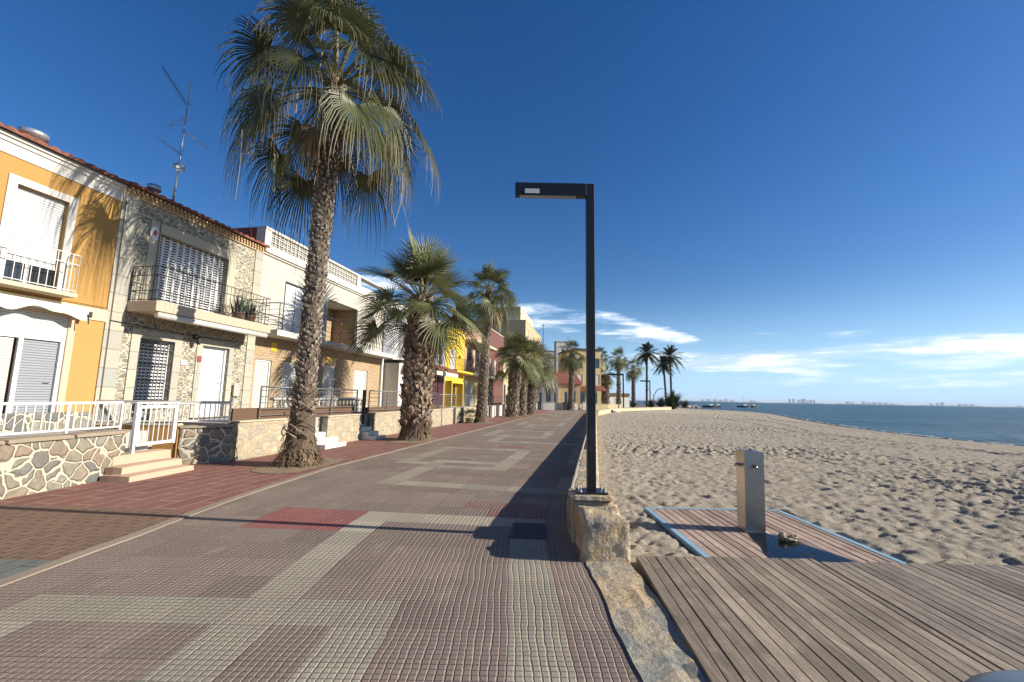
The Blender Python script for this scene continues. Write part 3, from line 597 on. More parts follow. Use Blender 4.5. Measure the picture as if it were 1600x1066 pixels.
# wall 2: diagonal rubble wall + return wall to the facade with railing
p0=Vector((-7.33,9.88,0)); p1=Vector((-6.55,10.55,0)); d=(p1-p0); a2=math.atan2(d.x,d.y)
W2=thing('garden_wall','short angled rubble wall right of the gate with an orange painted end','wall',p0,-a2)
m=MB(); rough_box(m,-.3,0,0,d.length,-.05,.80,.08,.007,6); m.build('wall',m_rubwall,W2,True)
rough_box(MB(),-.32,.03,-.01,d.length+.02,.80,.86,.2,.003,3).build('coping',m_capst,W2)
MB().box(-.3,-.002,-.025,-.006,-.02,.79).build('painted_end',m_orange,W2)
q0=P(-.42,.05); d3=p0-q0; a3=math.atan2(d3.x,d3.y)
W3=thing('dividing_wall','brown ochre dividing wall running back from the gate to the stone house','wall',q0,-a3)
MB().box(-.2,-.01,0,d3.length-.03,-.02,.86).build('wall',m_orange2,W3)
MB().box(-.22,.01,0,d3.length-.03,.86,.90).build('coping',m_lint,W3)
R2=thing('white_railing','white barred railing with a dark handrail around the stone house terrace','railing',(0,0,0))
m=MB(); v0=(q0.x-.1,q0.y); v1=(p0.x-.12,p0.y+.05); v2=(p1.x-.13,p1.y+.02); railing(m,[v0,v1,v2],.88,1.37,.10,.008,.035,1.1,zb=.95); m.build('rails',m_wpaint,R2)
m=MB()
for a_,b_ in ((v0,v1),(v1,v2)): m.beam((*a_,1.385),(*b_,1.385),.06,.03)
m.build('handrail',m_greypl,R2)
MB().lathe([(.03,1.37),(.035,1.40),(.03,1.44),(.035,1.46),(.02,1.49),(.004,1.51)],10,(v2[0],v2[1],0)).build('finial',m_wpaint,R2,True)
# walls in the street line
def ashwall(s0,s1,w,label,h=.93,t=.22,mat=None,cap=True):
    o=local('garden_wall',label,'wall',s0,w); rough_box(MB(),-t,0,0,s1-s0,-.05,h-.035,.25,.002,int(s0)).build('wall',mat or m_ashlar,o)
    if cap: MB().box(-t-.015,.02,-.005,s1-s0+.005,h-.033,h+.003).build('coping',m_lint,o,bevel=.004)
    return o
ashwall(1.10,3.45,2.22,'tan mosaic stone garden wall left of the tallest palm trunk')
ashwall(4.62,6.72,2.28,'tan mosaic stone garden wall between the tallest palm and the dark gap with steps')
ashwall(7.62,15.2,2.26,'long tan mosaic stone garden wall behind the stout second palm')
ashwall(15.4,17.35,2.22,'short pale stone garden wall just right of the second palm')
ashwall(17.75,24.2,2.25,'pale stone garden wall behind the small palm plant')
# terrace slab behind walls
m=MB(); m.box(-3,.02,-.5,1.9,.0,.80); m.box(0,2.0-.02,.9,60,.0,.88); TR=tag(m.build('terrace',m_greypl,loc=P(0,0),rz=-A),kind='structure')
m=MB(); m.box(0,1.55,-10,-.47,.0,.80)
tag(m.build('terrace',m_greypl,loc=P(0,0),rz=-A),kind='structure')
o=local('terrace_plinth','dark brown raised plinth under the white house terrace railing','plinth',1.2,1.95)
MB().box(-.10,0,0,5.5,.86,1.22).build('plinth',m_brown,o); MB().box(-.10,0,6.45,15,.86,1.14).build('plinth',m_brown,o)
# steps
for s0,lab in ((3.75,'white marble steps just right of the tallest palm trunk'),(6.75,'white marble steps in the dark gap behind the second palm')):
    o=local('entrance_steps',lab,'steps',s0,2.1); 
    for k,(w1,z1) in enumerate(((.72,.13),(.42,.28),(.12,.43),(-.16,.58))): MB().box(-.55,w1,.0+.0*k,1.12 if s0<5 else .80,(z1-.15 if k else -.02),z1).build('step',m_marble,o,bevel=.006)
# dark metal terrace railings
def hrail(s0,s1,w,z0,z1,label,mat=m_greyrail,n=5,post=1.5,name='terrace_railing'):
    o=local(name,label,'railing',s0,w); L=s1-s0; m=MB(); k=max(1,round(L/post))
    for i in range(k+1): MB().beam((0,L*i/k,z0),(0,L*i/k,z1-.04),.035).build('post',mat,o)
    m=MB().tube([(0,0,z1-.02),(0,L,z1-.02)],.022,8); m.build('handrail',mat,o,True)
    m=MB()
    for i in range(n): z=z0+.08+(z1-z0-.2)*i/(n-1); m.tube([(.02,0,z),(.02,L,z)],.011,5)
    m.build('rail',mat,o); return o
hrail(2.0,6.75,2.0,.95,1.80,'dark horizontal bar railing on the white house terrace beside the tallest palm')
hrail(7.6,15.1,2.02,.95,1.80,'grey horizontal bar railing on the terrace behind the second palm')
hrail(15.4,24.2,2.0,.92,1.75,'grey bar railing along the terrace in front of the yellow house')
hrail(24.6,33.5,2.0,.92,1.75,'grey bar railing on the terrace behind the thin leaning palm')
o=local('gate_post','dark square post standing at the gap beside the second flight of steps','post',7.0,2.15); MB().box(-.05,.05,-.05,.05,.55,1.78).build('shaft',m_iron,o); MB().box(-.06,.06,-.06,.06,1.78,1.80).build('cap',m_iron,o)
BL=local('balustrade','low balustrade of bottle shaped white balusters on the white house terrace','balustrade',3.2,1.35,z=.88)
MB().box(-.08,.08,0,5.4,.52,.60).build('top_rail',m_greypl,BL); MB().box(-.08,.08,0,5.4,0,.08).build('bottom_rail',m_greypl,BL)
b0=MB().lathe([(.05,.08),(.075,.14),(.085,.22),(.07,.32),(.04,.40),(.035,.46),(.05,.52)],10).build('baluster',m_white,BL,True,loc=(0,.12,0))
for k in range(1,23):
    c=b0.copy(); COL.objects.link(c); c.parent=BL; c.location=(0,.12+.235*k,0)
MB().box(-.9,-.1,-.05,5.45,-.02,.0).build('base',m_greypl,BL)
# ------------------------------------------------------------------ houses
def house(name,label,s0,s1,cat='house',w=0.,z=0.): return local(name,label,cat,s0,w,z=z)
def body(o,L,z0,z1,mat,d=8.,x=-.24): return MB().box(-d,x,.01,L-.01,z0,z1-.01).build('body',mat,o)
def fill(o,name,a,b,z0,z1,x,mat,th=.04): return MB().box(x-th,x,a,b,z0,z1).build(name,mat,o)
def frame(o,name,a,b,z0,z1,t,x0,x1,mat,bottom=True):
    m=MB(); m.box(x0,x1,a-t,a,z0-(t if bottom else 0),z1+t); m.box(x0,x1,b,b+t,z0-(t if bottom else 0),z1+t); m.box(x0,x1,a,b,z1,z1+t)
    if bottom: m.box(x0,x1,a,b,z0-t,z0)
    return m.build(name,mat,o)
def tileroof(o,L,z,over=.22,depth=4.,rise=.33,pitch=.22,mat=m_tile,y0=0.):
    m=MB(); n=int(L/pitch*8); nx=7
    def zz(i,k): x=over-(over+depth)*k/nx; ph=(i/8)%1; hgt=.055*abs(math.sin(PI*ph)); return (x,y0+L*i/n,z+(over-x)*rise+hgt+.02*mnoise.noise((i//8,k,2.)))
    for k in range(nx):
        for i in range(n): m.quad(zz(i,k),zz(i+1,k),zz(i+1,k+1),zz(i,k+1))
    # under side and front lips
    for i in range(n):
        a_,b_=zz(i,0),zz(i+1,0); m.quad((a_[0],a_[1],z-.03),(b_[0],b_[1],z-.03),b_,a_)
    m.quad((over,y0,z-.03),(-depth,y0,z-.03+(over+depth)*rise),(-depth,y0+L,z-.03+(over+depth)*rise),(over,y0+L,z-.03))
    m.quad((over,y0,z-.03),(over,y0,z+.03),(-depth,y0,z+.03+(over+depth)*rise),(-depth,y0,z-.03+(over+depth)*rise)); m.quad((over,y0+L,z+.03),(over,y0+L,z-.03),(-depth,y0+L,z-.03+(over+depth)*rise),(-depth,y0+L,z+.03+(over+depth)*rise))
    return m.build('roof',mat,o)
def vbars(mb,pts,z0,z1,sp=.11,r=.007,rail=.012,rails=(0.,1.)):
    for a_,b_ in zip(pts,pts[1:]):
        a_=Vector((*a_,0)); b_=Vector((*b_,0)); n=max(1,round((b_-a_).length/sp))
        for f in rails: z=z0+(z1-z0)*f; mb.tube([a_+Vector((0,0,z)),b_+Vector((0,0,z))],rail,5)
        for k in range(n+1): p=a_.lerp(b_,k/n); mb.tube([p+Vector((0,0,z0)),p+Vector((0,0,z1))],r,5,False)
# --- yellow/orange house, s -7.5 .. -0.47
H=house('orange_house','orange plastered house with a pale framed balcony door, leftmost','-',0) if False else house('orange_house','orange plastered two storey house with white roller shutters at the far left',-7.5,-.47)
o0=-7.5; Y=lambda s:s-o0; L=Y(-.47)
h1=(Y(-2.26),Y(-1.43),3.5,5.42); h2=(Y(-4.6),Y(-1.06),.8,3.09); h3=(Y(-5.6),Y(-4.8),3.5,5.42)
MB().wall(0,L,3.36,5.90,[h1,h3],.16).build('upper_wall',m_orange2,H); MB().wall(0,L,0,3.10,[h2],.16).build('lower_wall',m_orange,H)
MB().box(-.2,.03,0,L,3.10,3.36).build('string_course',m_cream,H)
m=MB().box(-.2,.02,0,L,5.90,6.12).box(-.2,.05,0,L,6.12,6.20).box(-.2,.09,0,L,6.20,6.27); m.build('cornice',m_white,H)
body(H,L,0,6.25,m_orange2); tileroof(H,L+.02,6.30,.18,4,.30)
w_=frame(H,'window_frame',Y(-2.26),Y(-1.43),3.5,5.42,.14,-.02,.025,m_white,False); fill(H,'balcony_door',Y(-2.26),Y(-1.43),4.05,5.42,-.10,m_shutgrey if False else m_shut)
ob=fill(H,'door_glass',Y(-2.26),Y(-1.43),3.46,4.05,-.12,m_glass); MB().box(-.118,-.09,Y(-2.26),Y(-1.43),3.98,4.05).box(-.118,-.09,Y(-1.9),Y(-1.84),3.46,3.98).build('door_frame',m_wpaint,H)
fill(H,'balcony_door',*[h3[0],h3[1]],3.5,5.42,-.1,m_shut)
frame(H,'window_frame',h3[0],h3[1],3.5,5.42,.14,-.02,.025,m_white,False)
# ground floor shop-like glazing: shutters, white frames
fill(H,'shutter_box',h2[0],h2[1],2.62,3.09,-.02,m_shut); 
for a_,b_ in ((-4.6,-3.5),(-3.5,-2.5),(-2.45,-1.85)): fill(H,'roller_shutter',Y(a_)+.05,Y(b_)-.05,.85,2.60,-.07,m_shutcream)
fill(H,'entrance_door',Y(-1.78),Y(-1.2),.85,2.55,-.08,m_shutgrey)
m=MB()
for s in (-4.6,-3.5,-2.5,-1.85,-1.19): m.box(-.09,-.03,Y(s),Y(s)+.07,.8,2.62)
m.box(-.09,-.025,h2[0],h2[1],2.56,2.64); m.build('door_frame',m_wpaint,H)
MB().box(-.03,.008,Y(-1.12),Y(-1.06)+.06,.8,3.09).build('door_surround',m_peach,H)
MB().box(-.01,.04,0,L-.02,.0,1.15).build('stone_dado',m_rubwall,H)
bc=MB().box(0,.38,Y(-3.2),Y(-1.3),3.44,3.52).build('balcony',m_cream,H); m=MB(); vbars(m,[(0.02,Y(-3.18)),(.35,Y(-3.18)),(.35,Y(-1.32)),(.02,Y(-1.32))],3.54,4.30,.125,.007,.010,(0.03,.74,1.)); m.build('railing',m_wpaint,bc)
aw=MB().box(.0,.30,Y(-4.4),Y(-1.0),3.16,3.27).build('awning',m_white,H)
m=MB(); n=60
for k in range(n):
    a_=Y(-4.4)+3.35*k/n; b_=Y(-4.4)+3.35*(k+1)/n; f=lambda y:.09+.055*math.sin(y*5.2)+.03*math.sin(y*11); gx=lambda y:.31+.02*math.sin(y*8)
    m.quad((gx(a_),a_,3.2),(gx(b_),b_,3.2),(gx(b_)+.01,b_,3.18-f(b_)),(gx(a_)+.01,a_,3.18-f(a_))); 
m.build('valance',m_fabric,aw)
MB().tube([(.30,Y(-1.0),3.15),(.31,Y(-.99),2.95)],.012,6).box(.1,.3,Y(-1.0),Y(-.93),3.10,3.22).build('crank',m_iron,aw)
MB().tube([(.04,Y(-4.2),3.40),(.04,Y(-2.4),3.38),(.04,Y(-1.2),3.40),(.04,Y(-.5),3.4)],.006,5).build('cable',m_iron,H)
MB().tube([(-.05,Y(-1.26),1.75),(-.01,Y(-1.26),1.75),(-.01,Y(-1.36),1.75)],.01,6).build('handle',m_galv,H)
vt=MB().lathe([(.14,0),(.14,.12),(.22,.13),(.22,.22),(.05,.26)],14,(-.35,Y(-1.95),6.45)).build('chimney',m_galv,H,True)
# --- stone house s -0.47 .. 3.87
H=house('stone_house','grey stone clad two storey house with a wide slatted balcony shutter and dark iron rail',-.47,3.87); o0=-.47; L=Y(3.87)
hu=(Y(.50),Y(2.57),3.66,5.50); hw=(Y(.32),Y(1.20),1.15,2.86); hd=(Y(2.02),Y(2.92),.92,2.88)
MB().wall(.38,Y(3.56),.0,6.12,[hu,hw,hd],.24).build('wall',m_stonehouse,H)
MB().box(-.3,.03,0,.385,0,6.15).build('quoin',m_quoin,H); MB().box(-.3,.03,Y(3.555),L,0,6.15).build('quoin',m_quoin,H)
body(H,L,0,6.2,m_greypl,8,-.32)
m=MB(); m.box(-.25,.045,0,L,6.12,6.17)
for k in range(int(L/.11)): m.box(.0,.10,.03+.11*k,.03+.11*k+.055,6.17,6.23); m.box(.0,.14,.03+.11*k+.055,.03+.11*k+.11,6.23,6.29)
m.box(-.25,.05,0,L,6.17,6.29); m.build('dentil_cornice',plaster('buff brick',(.50,.36,.20)),H); tileroof(H,L+.04,6.33,.22,4.,.20)
frame(H,'window_frame',*hu[:2],hu[2],hu[3],.26,-.02,.03,m_lint,False); 
frame(H,'window_frame',*hw[:2],hw[2],hw[3],.20,-.02,.032,m_quoin,False); frame(H,'window_frame',*hd[:2],hd[2],hd[3],.17,-.02,.028,m_quoin,False)
# perforated roller shutter: white slats with dark slots
def lattice(o,a,b,z0,z1,x,nc,nr,mat=m_wpaint):
    fill(o,'dark_gap',a,b,z0,z1,x-.03,m_glass,.02); m=MB(); W_=(b-a)/nc
    for i in range(nc): m.box(x-.01,x+.006,a+i*W_,a+(i+.34)*W_,z0,z1)
    for k in range(nr): z=z0+(z1-z0)*k/nr; m.box(x-.012,x,a,b,z,z+(z1-z0)/nr*.48)
    return m.build('shutter',mat,o)
lattice(H,*hu,-.14,11,27)
sw_=fill(H,'window',*hw[:2],hw[2],hw[3],-.17,m_glass); MB().box(-.165,-.12,hw[0],hw[0]+.05,hw[2],hw[3]).box(-.165,-.12,hw[1]-.05,hw[1],hw[2],hw[3]).box(-.165,-.12,hw[0],hw[1],hw[3]-.06,hw[3]).build('frame',m_wpaint,sw_)
lattice(sw_,hw[0]+.05,hw[1]-.05,hw[2]+.02,hw[3]-.06,-.135,8,20)
m=MB(); vbars(m,[(-.04,hw[0]+.01),(-.04,hw[1]-.03)],hw[2]+.02,hw[3]-.04,.095,.006,.012,(0.,.13,.42,.66,.87,1.))
for zz_ in (hw[2]+.02,hw[3]-.27):
    for k in range(4):
        y=hw[0]+.02+.21*k; m.tube([(-.04,y,zz_),(-.04,y+.21,zz_+.22)],.006,5); m.tube([(-.04,y+.21,zz_),(-.04,y,zz_+.22)],.006,5)
m.build('grille',m_iron,sw_)
dd=fill(H,'door',*hd[:2],hd[2],hd[3],-.12,paint('satin white door',(.58,.58,.57),.35),.05); MB().box(-.121,-.105,hd[0]+.04,hd[0]+.10,hd[2]+.05,hd[3]-.1).build('glazing',m_glass,dd)
m=MB().box(-.125,-.07,hd[1]-.06,hd[1],hd[2],hd[3]).box(-.125,-.07,hd[0],hd[0]+.03,hd[2],hd[3]).box(-.125,-.07,hd[0],hd[1],hd[3]-.04,hd[3])
for k in range(3): z=hd[2]+.5+.5*k; m.box(-.11,-.098,hd[0]+.04,hd[0]+.10,z,z+.03)
m.build('frame',m_wpaint,dd)
bc=MB().box(0,.85,Y(-.08),Y(3.15)+.35,3.42,3.66).build('balcony',m_beige,H,bevel=.01)
m=MB(); vbars(m,[(.02,Y(-.02)),(.80,Y(-.02)),(.80,Y(3.1)+.33),(.02,Y(3.1)+.33)],3.68,4.50,.135,.007,.011,(0.02,.28,.72,.98)); 
m.tube([(.02,Y(-.02),4.3),(-.1,Y(-.3),4.1)],.01,5); m.build('railing',m_iron,bc)
ac=MB().tube([(.78,Y(.02),3.34),(.78,Y(3.4),3.34)],.075,12).build('awning',m_white,H,True)
sg=MB().lathe([(.12,0),(.12,.012)],20).build('wall_sign',m_wpaint,H); sg.location=(.035,Y(.34),5.45); sg.rotation_euler=(0,R(90),0); sg.scale=(1.45,1,1)
sd_=MB().lathe([(.05,.0131),(.05,.0145)],12).build('emblem',m_red,sg)
MB().box(.03,.05,Y(1.88),Y(2.0),2.42,2.58).build('letter_box',paint('faded red box',(.30,.07,.06)),H)
lp=MB().box(.03,.06,Y(1.68),Y(1.74),3.0,3.14).tube([(.05,Y(1.71),3.1),(.14,Y(1.71),3.16),(.2,Y(1.71),3.08)],.008,5).build('wall_lamp',m_iron,H); MB().lathe([(.03,2.86),(.06,2.92),(.07,3.02),(.03,3.06)],8,(.2,Y(1.71),0)).build('lantern',m_iron,lp)
ch=MB().lathe([(.09,0),(.09,.22),(.15,.23),(.15,.35),(.10,.37)],14,(-.3,Y(.44),6.40)).build('chimney',m_galv,H,True)
m=MB(); m.tube([(.05,Y(-.40),5.95),(.05,Y(-.39),3.2),(.05,Y(-.38),1.0)],.007,5); m.tube([(.05,Y(-.40),3.15),(.06,Y(.6),3.12),(.06,Y(1.6),3.10),(.06,Y(3.5),3.13)],.009,5); m.build('cable',m_iron,H)
MB().tube([(.06,Y(.44),5.85),(.06,Y(.44),3.7)],.009,5).build('cable',m_iron,H)
MB().box(.03,.09,Y(3.15),Y(3.38),1.5,1.85).build('meter_box',m_greypl,H,bevel=.008); MB().box(.0,.03,-.001+Y(1.42),Y(1.6),2.3,2.42).build('house_number',m_wpaint,H)
MB().tube([(-.07,hd[1]-.1,1.9),(-.03,hd[1]-.1,1.9),(-.03,hd[1]-.2,1.9)],.009,6).build('handle',m_galv,dd)
# --- white house s 3.87 .. 12.4
H=house('white_house','white brick faced house with pierced parapet and recessed upper balcony behind the tallest palm',3.87,12.3); o0=3.87; L=Y(12.3)
hs1=(Y(5.05),Y(6.22),3.62,5.47); hl=(Y(7.55),Y(9.8),3.62,5.45)
MB().wall(0,L,3.45,6.14,[hs1,(hl[0],hl[1],hl[2],hl[3])],.12).build('upper_wall',m_whitebrick,H)
hg=[(Y(3.98),Y(4.70),.98,2.69),(Y(5.24),Y(6.18),1.48,2.70),(Y(7.55),Y(8.42),1.28,2.75),(Y(9.85),Y(11.0),1.3,2.74)]
MB().wall(0,L-.1,0,3.45,hg,.14).build('lower_wall',m_tanbrick,H)
body(H,L,0,3.45,m_tanbrick,8,-.19); m=MB().box(-8,-.17,.01,Y(7.5),3.44,6.13).box(-8,-.17,Y(9.85),L-.01,3.44,6.13).box(-8,-1.25,Y(7.5),Y(9.85),3.44,6.13).box(-1.3,-.17,Y(7.5),Y(9.85),5.46,6.13); m.build('upper_body',m_white,H)
m=MB().box(-1.24,-.18,Y(7.5),Y(7.54),3.62,5.46).box(-1.24,-.18,Y(9.81),Y(9.85),3.62,5.46).box(-1.24,-1.22,Y(7.54),Y(9.81),3.62,5.46); m.build('loggia_wall',m_tanbrick,H)
lg=fill(H,'window',Y(7.95),Y(8.95),4.1,5.2,-1.17,m_glass); m=MB(); 
for a_,b_ in ((7.9,7.96),(8.43,8.49),(8.94,9.0)): m.box(-1.17,-1.12,Y(a_),Y(b_),4.05,5.25)
m.box(-1.17,-1.12,Y(7.9),Y(9.0),5.19,5.25).box(-1.17,-1.12,Y(7.9),Y(9.0),4.05,4.11).box(-1.16,-1.13,Y(8.5),Y(8.95),4.1,5.2); m.build('frame',m_wpaint,lg)
m=MB().box(-.3,.06,0,L,6.14,6.20).box(-.3,.12,0,L,6.20,6.26).box(-.3,.03,0,L,6.26,6.48).box(-.3,.05,0,L,6.98,7.06); 
for a_ in (0,Y(9.55)): m.box(-.3,.03,a_,a_+.28,6.48,6.98)
# pierced screen blocks
x=.28
while x<Y(9.55)-.05:
    for k in range(3):
        z=6.48+.167*k; m.box(-.08,0,x,x+.035,z,z+.167); m.box(-.08,0,x+.035,x+.20,z,z+.03); m.box(-.06,-.02,x+.035,x+.20,z+.085,z+.105); m.box(-.06,-.02,x+.11,x+.13,z,z+.167)
    x+=.20
m.box(-8,-.3,0,.2,6.14,7.06); m.box(-.3,.03,Y(9.83),L,6.48,6.6); m.build('parapet',m_white,H)
MB().box(-8,-.31,-.012,-.002,6.3,7.03).build('side_wall',m_redwall,H)
MB().box(-8,-.2,.21,L-.02,6.14,6.3).build('roof',m_greypl,H)
s1=fill(H,'shutter',*hs1,-.05,m_wpaint); frame(H,'window_frame',*hs1,.035,-.02,.015,m_iron,False); MB().box(-.05,-.04,(hs1[0]+hs1[1])/2-.01,(hs1[0]+hs1[1])/2+.01,3.62,5.47).build('seam',m_iron,s1)
for a_,b_,c_,d_ in hg:
    w=fill(H,'shutter',a_,b_,c_,d_,-.07,m_vslat); MB().box(-.072,-.04,a_,a_+.05,c_,d_).box(-.072,-.04,b_-.05,b_,c_,d_).box(-.072,-.04,a_,b_,d_-.05,d_).box(-.072,-.04,a_,b_,c_,c_+.05).build('frame',m_wpaint,w)
bc=MB().box(0,.75,Y(3.92),Y(12.25),3.44,3.62).build('balcony',m_white,H)
m=MB()
for k in range(8): y=Y(4.0)+8.1*k/7; m.tube([(.7,y,3.62),(.7,y,4.50)],.018,6)
for z in (3.78,3.95,4.12,4.29): m.tube([(.02,Y(4.0),z),(.7,Y(4.0),z),(.7,Y(12.1),z)],.008,5)
m.tube([(.02,Y(4.0),4.5),(.7,Y(4.0),4.5),(.7,Y(12.1),4.5)],.02,6); m.build('railing',m_greyrail,bc)
MB().box(.0,.02,Y(4.6),Y(4.85),3.0,3.3).build('wall_sign',m_yplate,H); MB().box(0,.02,Y(7.7),Y(7.95),2.85,3.1).build('wall_sign',m_yplate,H)
MB().box(-.02,.10,Y(12.18),Y(12.34),0,3.45).build('downpipe',m_white,H)
# sloping roof piece behind
MB().add([(-.4,Y(9.9),6.7),(-.4,L-.05,6.62),(-3,L-.05,7.4),(-3,Y(9.9),7.4),(-.4,Y(9.9),6.3),(-.4,L-.05,6.3),(-3,L-.05,6.3),(-3,Y(9.9),6.3)],[(0,1,2,3),(4,5,1,0),(5,6,2,1),(7,4,0,3),(6,7,3,2)]).build('solar_panel',m_iron,H)
# --- generic simple houses further on
def simple(name,label,s0,s1,h,wm,holes=(),w=0.,low=None,roofm=None,parts=None,d=8.,shm=None,lowz=3.3,cat='house'):
    H=house(name,label,s0,s1,cat,w); L=s1-s0
    hu=[q for q in holes]; 
    if low: MB().wall(0,L,lowz,h,[q for q in hu if q[2]>lowz-.05],.14).build('upper_wall',wm,H); MB().wall(0,L,0,lowz-.002,[q for q in hu if q[2]<=lowz-.05],.14).build('lower_wall',low,H)
    else: MB().wall(0,L,0,h,hu,.14).build('wall',wm,H)
    MB().box(-d,-.19,.01,L-.01,0,h-.01).build('body',wm,H)
    for q in hu:
        mat=q[4] if len(q)>4 else (shm or m_shut); wdw=fill(H,'window' if q[3]-q[2]<1.7 else 'door',*q[:4],-.08,mat)
        MB().box(-.081,-.05,q[0],q[0]+.05,q[2],q[3]).box(-.081,-.05,q[1]-.05,q[1],q[2],q[3]).box(-.081,-.05,q[0],q[1],q[3]-.05,q[3]).build('frame',m_wpaint,wdw)
    MB().box(-d,.06,0,L,h,h+.1).build('roof',roofm or m_lint,H)
    return H
H=simple('porch_house','grey upper walls over a white arched porch beside the white house',12.4,17.6,6.5,m_grey,[(1.,1.9,3.7,5.4),(3.2,4.4,3.7,5.4)],low=m_white)
pr=MB(); pr.box(0,.9,.05,.22,.88,3.25).box(0,.9,3.3,3.5,.88,3.25); n=14
arc=[(.22+3.08*(1-math.cos(PI*k/n))/2,2.85+.35*math.sin(PI*k/n)) for k in range(n+1)]
for (a_,b_),(c_,d_) in zip(arc,arc[1:]): pr.quad((.9,a_,b_),(.9,c_,d_),(.9,c_,3.32),(.9,a_,3.32)); pr.quad((.9,a_,b_),(.2,a_,b_),(.2,c_,d_),(.9,c_,d_))
pr.build('porch',m_white,H); MB().box(0,1.05,0,3.6,3.32,3.42).build('porch_roof',m_iron,H)
dr=fill(H,'front_door',1.9,2.8,.9,2.75,.05,m_wpaint); fill(H,'window',.5,1.6,1.5,2.75,.05,m_shutcream); MB().box(.05,.10,.4,1.7,.9,1.3).build('panel',m_peach,H)
m=MB(); vbars(m,[(.5,.1),(.5,5.0)],3.55,4.4,.14,.008,.014); bc=MB().box(0,.55,0,5.1,3.43,3.55).build('balcony',m_white,H); m.build('railing',m_greyrail,bc)
H=simple('grey_house','dark grey fronted house with wine coloured boards under an awning, left of the yellow house',17.6,21.85,6.7,m_grey,[(1.2,2.3,3.8,5.3,m_glass),(2.9,3.7,3.8,5.2,m_iron)],low=m_grey)
for k in range(3): fill(H,'poster_board',.3+1.25*k,1.4+1.25*k,.95,2.95,.06,m_wine)
MB().add([(0,0,3.75),(1.1,0,3.35),(1.1,4.2,3.35),(0,4.2,3.75),(0,0,3.65),(1.1,0,3.25),(1.1,4.2,3.25),(0,4.2,3.65)],[(3,2,1,0),(4,5,6,7),(0,1,5,4),(1,2,6,5),(2,3,7,6)]).build('porch_roof',m_tile,H); MB().box(.9,1.0,0,4.2,2.95,3.2).build('beam',m_white,H)
H=simple('yellow_house','bright yellow house with a white balcony shutter between the second palm and the leaning palm',21.9,26.45,6.9,m_yel,[(1.0,2.45,3.66,5.22),(1.3,2.7,.9,2.6,m_glass),(3.3,3.9,1.2,2.5)],low=m_yel,roofm=m_tile)
bc=MB().box(0,.8,.3,4.5,3.42,3.56).build('balcony',m_yel,H); m=MB(); vbars(m,[(.02,.35),(.76,.35),(.76,4.45)],3.58,4.45,.13,.008,.014); m.build('railing',m_iron,bc)
MB().box(0,.5,.1,.25,.9,2.6).box(0,.5,2.8,2.95,.9,2.6).box(0,.5,.1,2.95,2.6,2.75).build('porch',m_yel,H)
MB().box(0,.1,3.1,3.2,4.6,4.85).build('wall_lamp',m_iron,H)
H=simple('salmon_house','salmon two storey house with an open upper balcony, hidden partly by the leaning palm',26.5,34.4,7.4,m_pink,[(.6,2.4,3.7,5.9,m_glass),(3.2,5.0,3.7,5.9,m_glass),(5.8,7.2,3.7,5.5),(.8,3.2,.9,2.9,m_shutcream),(4.4,6.6,.9,2.8)],low=m_dkyel)
bc=MB().box(0,1.0,.1,7.8,3.4,3.6).build('balcony',m_white,H); MB().box(0,1.0,.1,7.8,6.2,6.4).build('canopy',m_lint,H); m=MB(); vbars(m,[(.95,.15),(.95,7.75)],3.6,4.5,.16,.01,.016); m.build('railing',m_greyrail,bc)
MB().box(.3,.65,2.55,3.15,3.75,4.3).build('air_conditioner',m_wpaint,H)
H=simple('maroon_house','dark maroon tall house front behind the thin leaning palm',34.5,42.,8.6,m_maroon,[(.6,1.5,4.0,5.6),(3.,3.9,4.,5.6),(1.,2.,1.,2.7,m_glass)])
MB().box(0,.9,.3,2.6,3.55,3.75).build('balcony',m_white,H)
H=simple('pale_house','narrow pale house with a dark doorway right of the maroon house',42.1,50.,6.,m_dkyel,[(.3,1.6,.9,3.2,m_glass),(2.4,3.6,.9,2.8),(4.6,5.6,1.2,2.6),(1,2,3.8,5.2),(4.,5.,3.8,5.2)])
H=simple('apartment_block','tall cream and peach apartment block with a stepped roof terrace above the palms',58,77,13.6,m_ochre,[(1.5+3.1*i,3.+3.1*i,1.2+3.2*k,2.9+3.2*k,m_shutcream) for i in range(6) for k in range(4)],d=10.)
MB().box(-6,-1.,1,14.5,13.7,16.).build('roof_terrace',m_cream,H)
m=MB()
for k in range(4): m.box(0,.9,.5,18.5,.9+3.2*k-.15,.9+3.2*k)
m.build('balcony',m_cream,H)
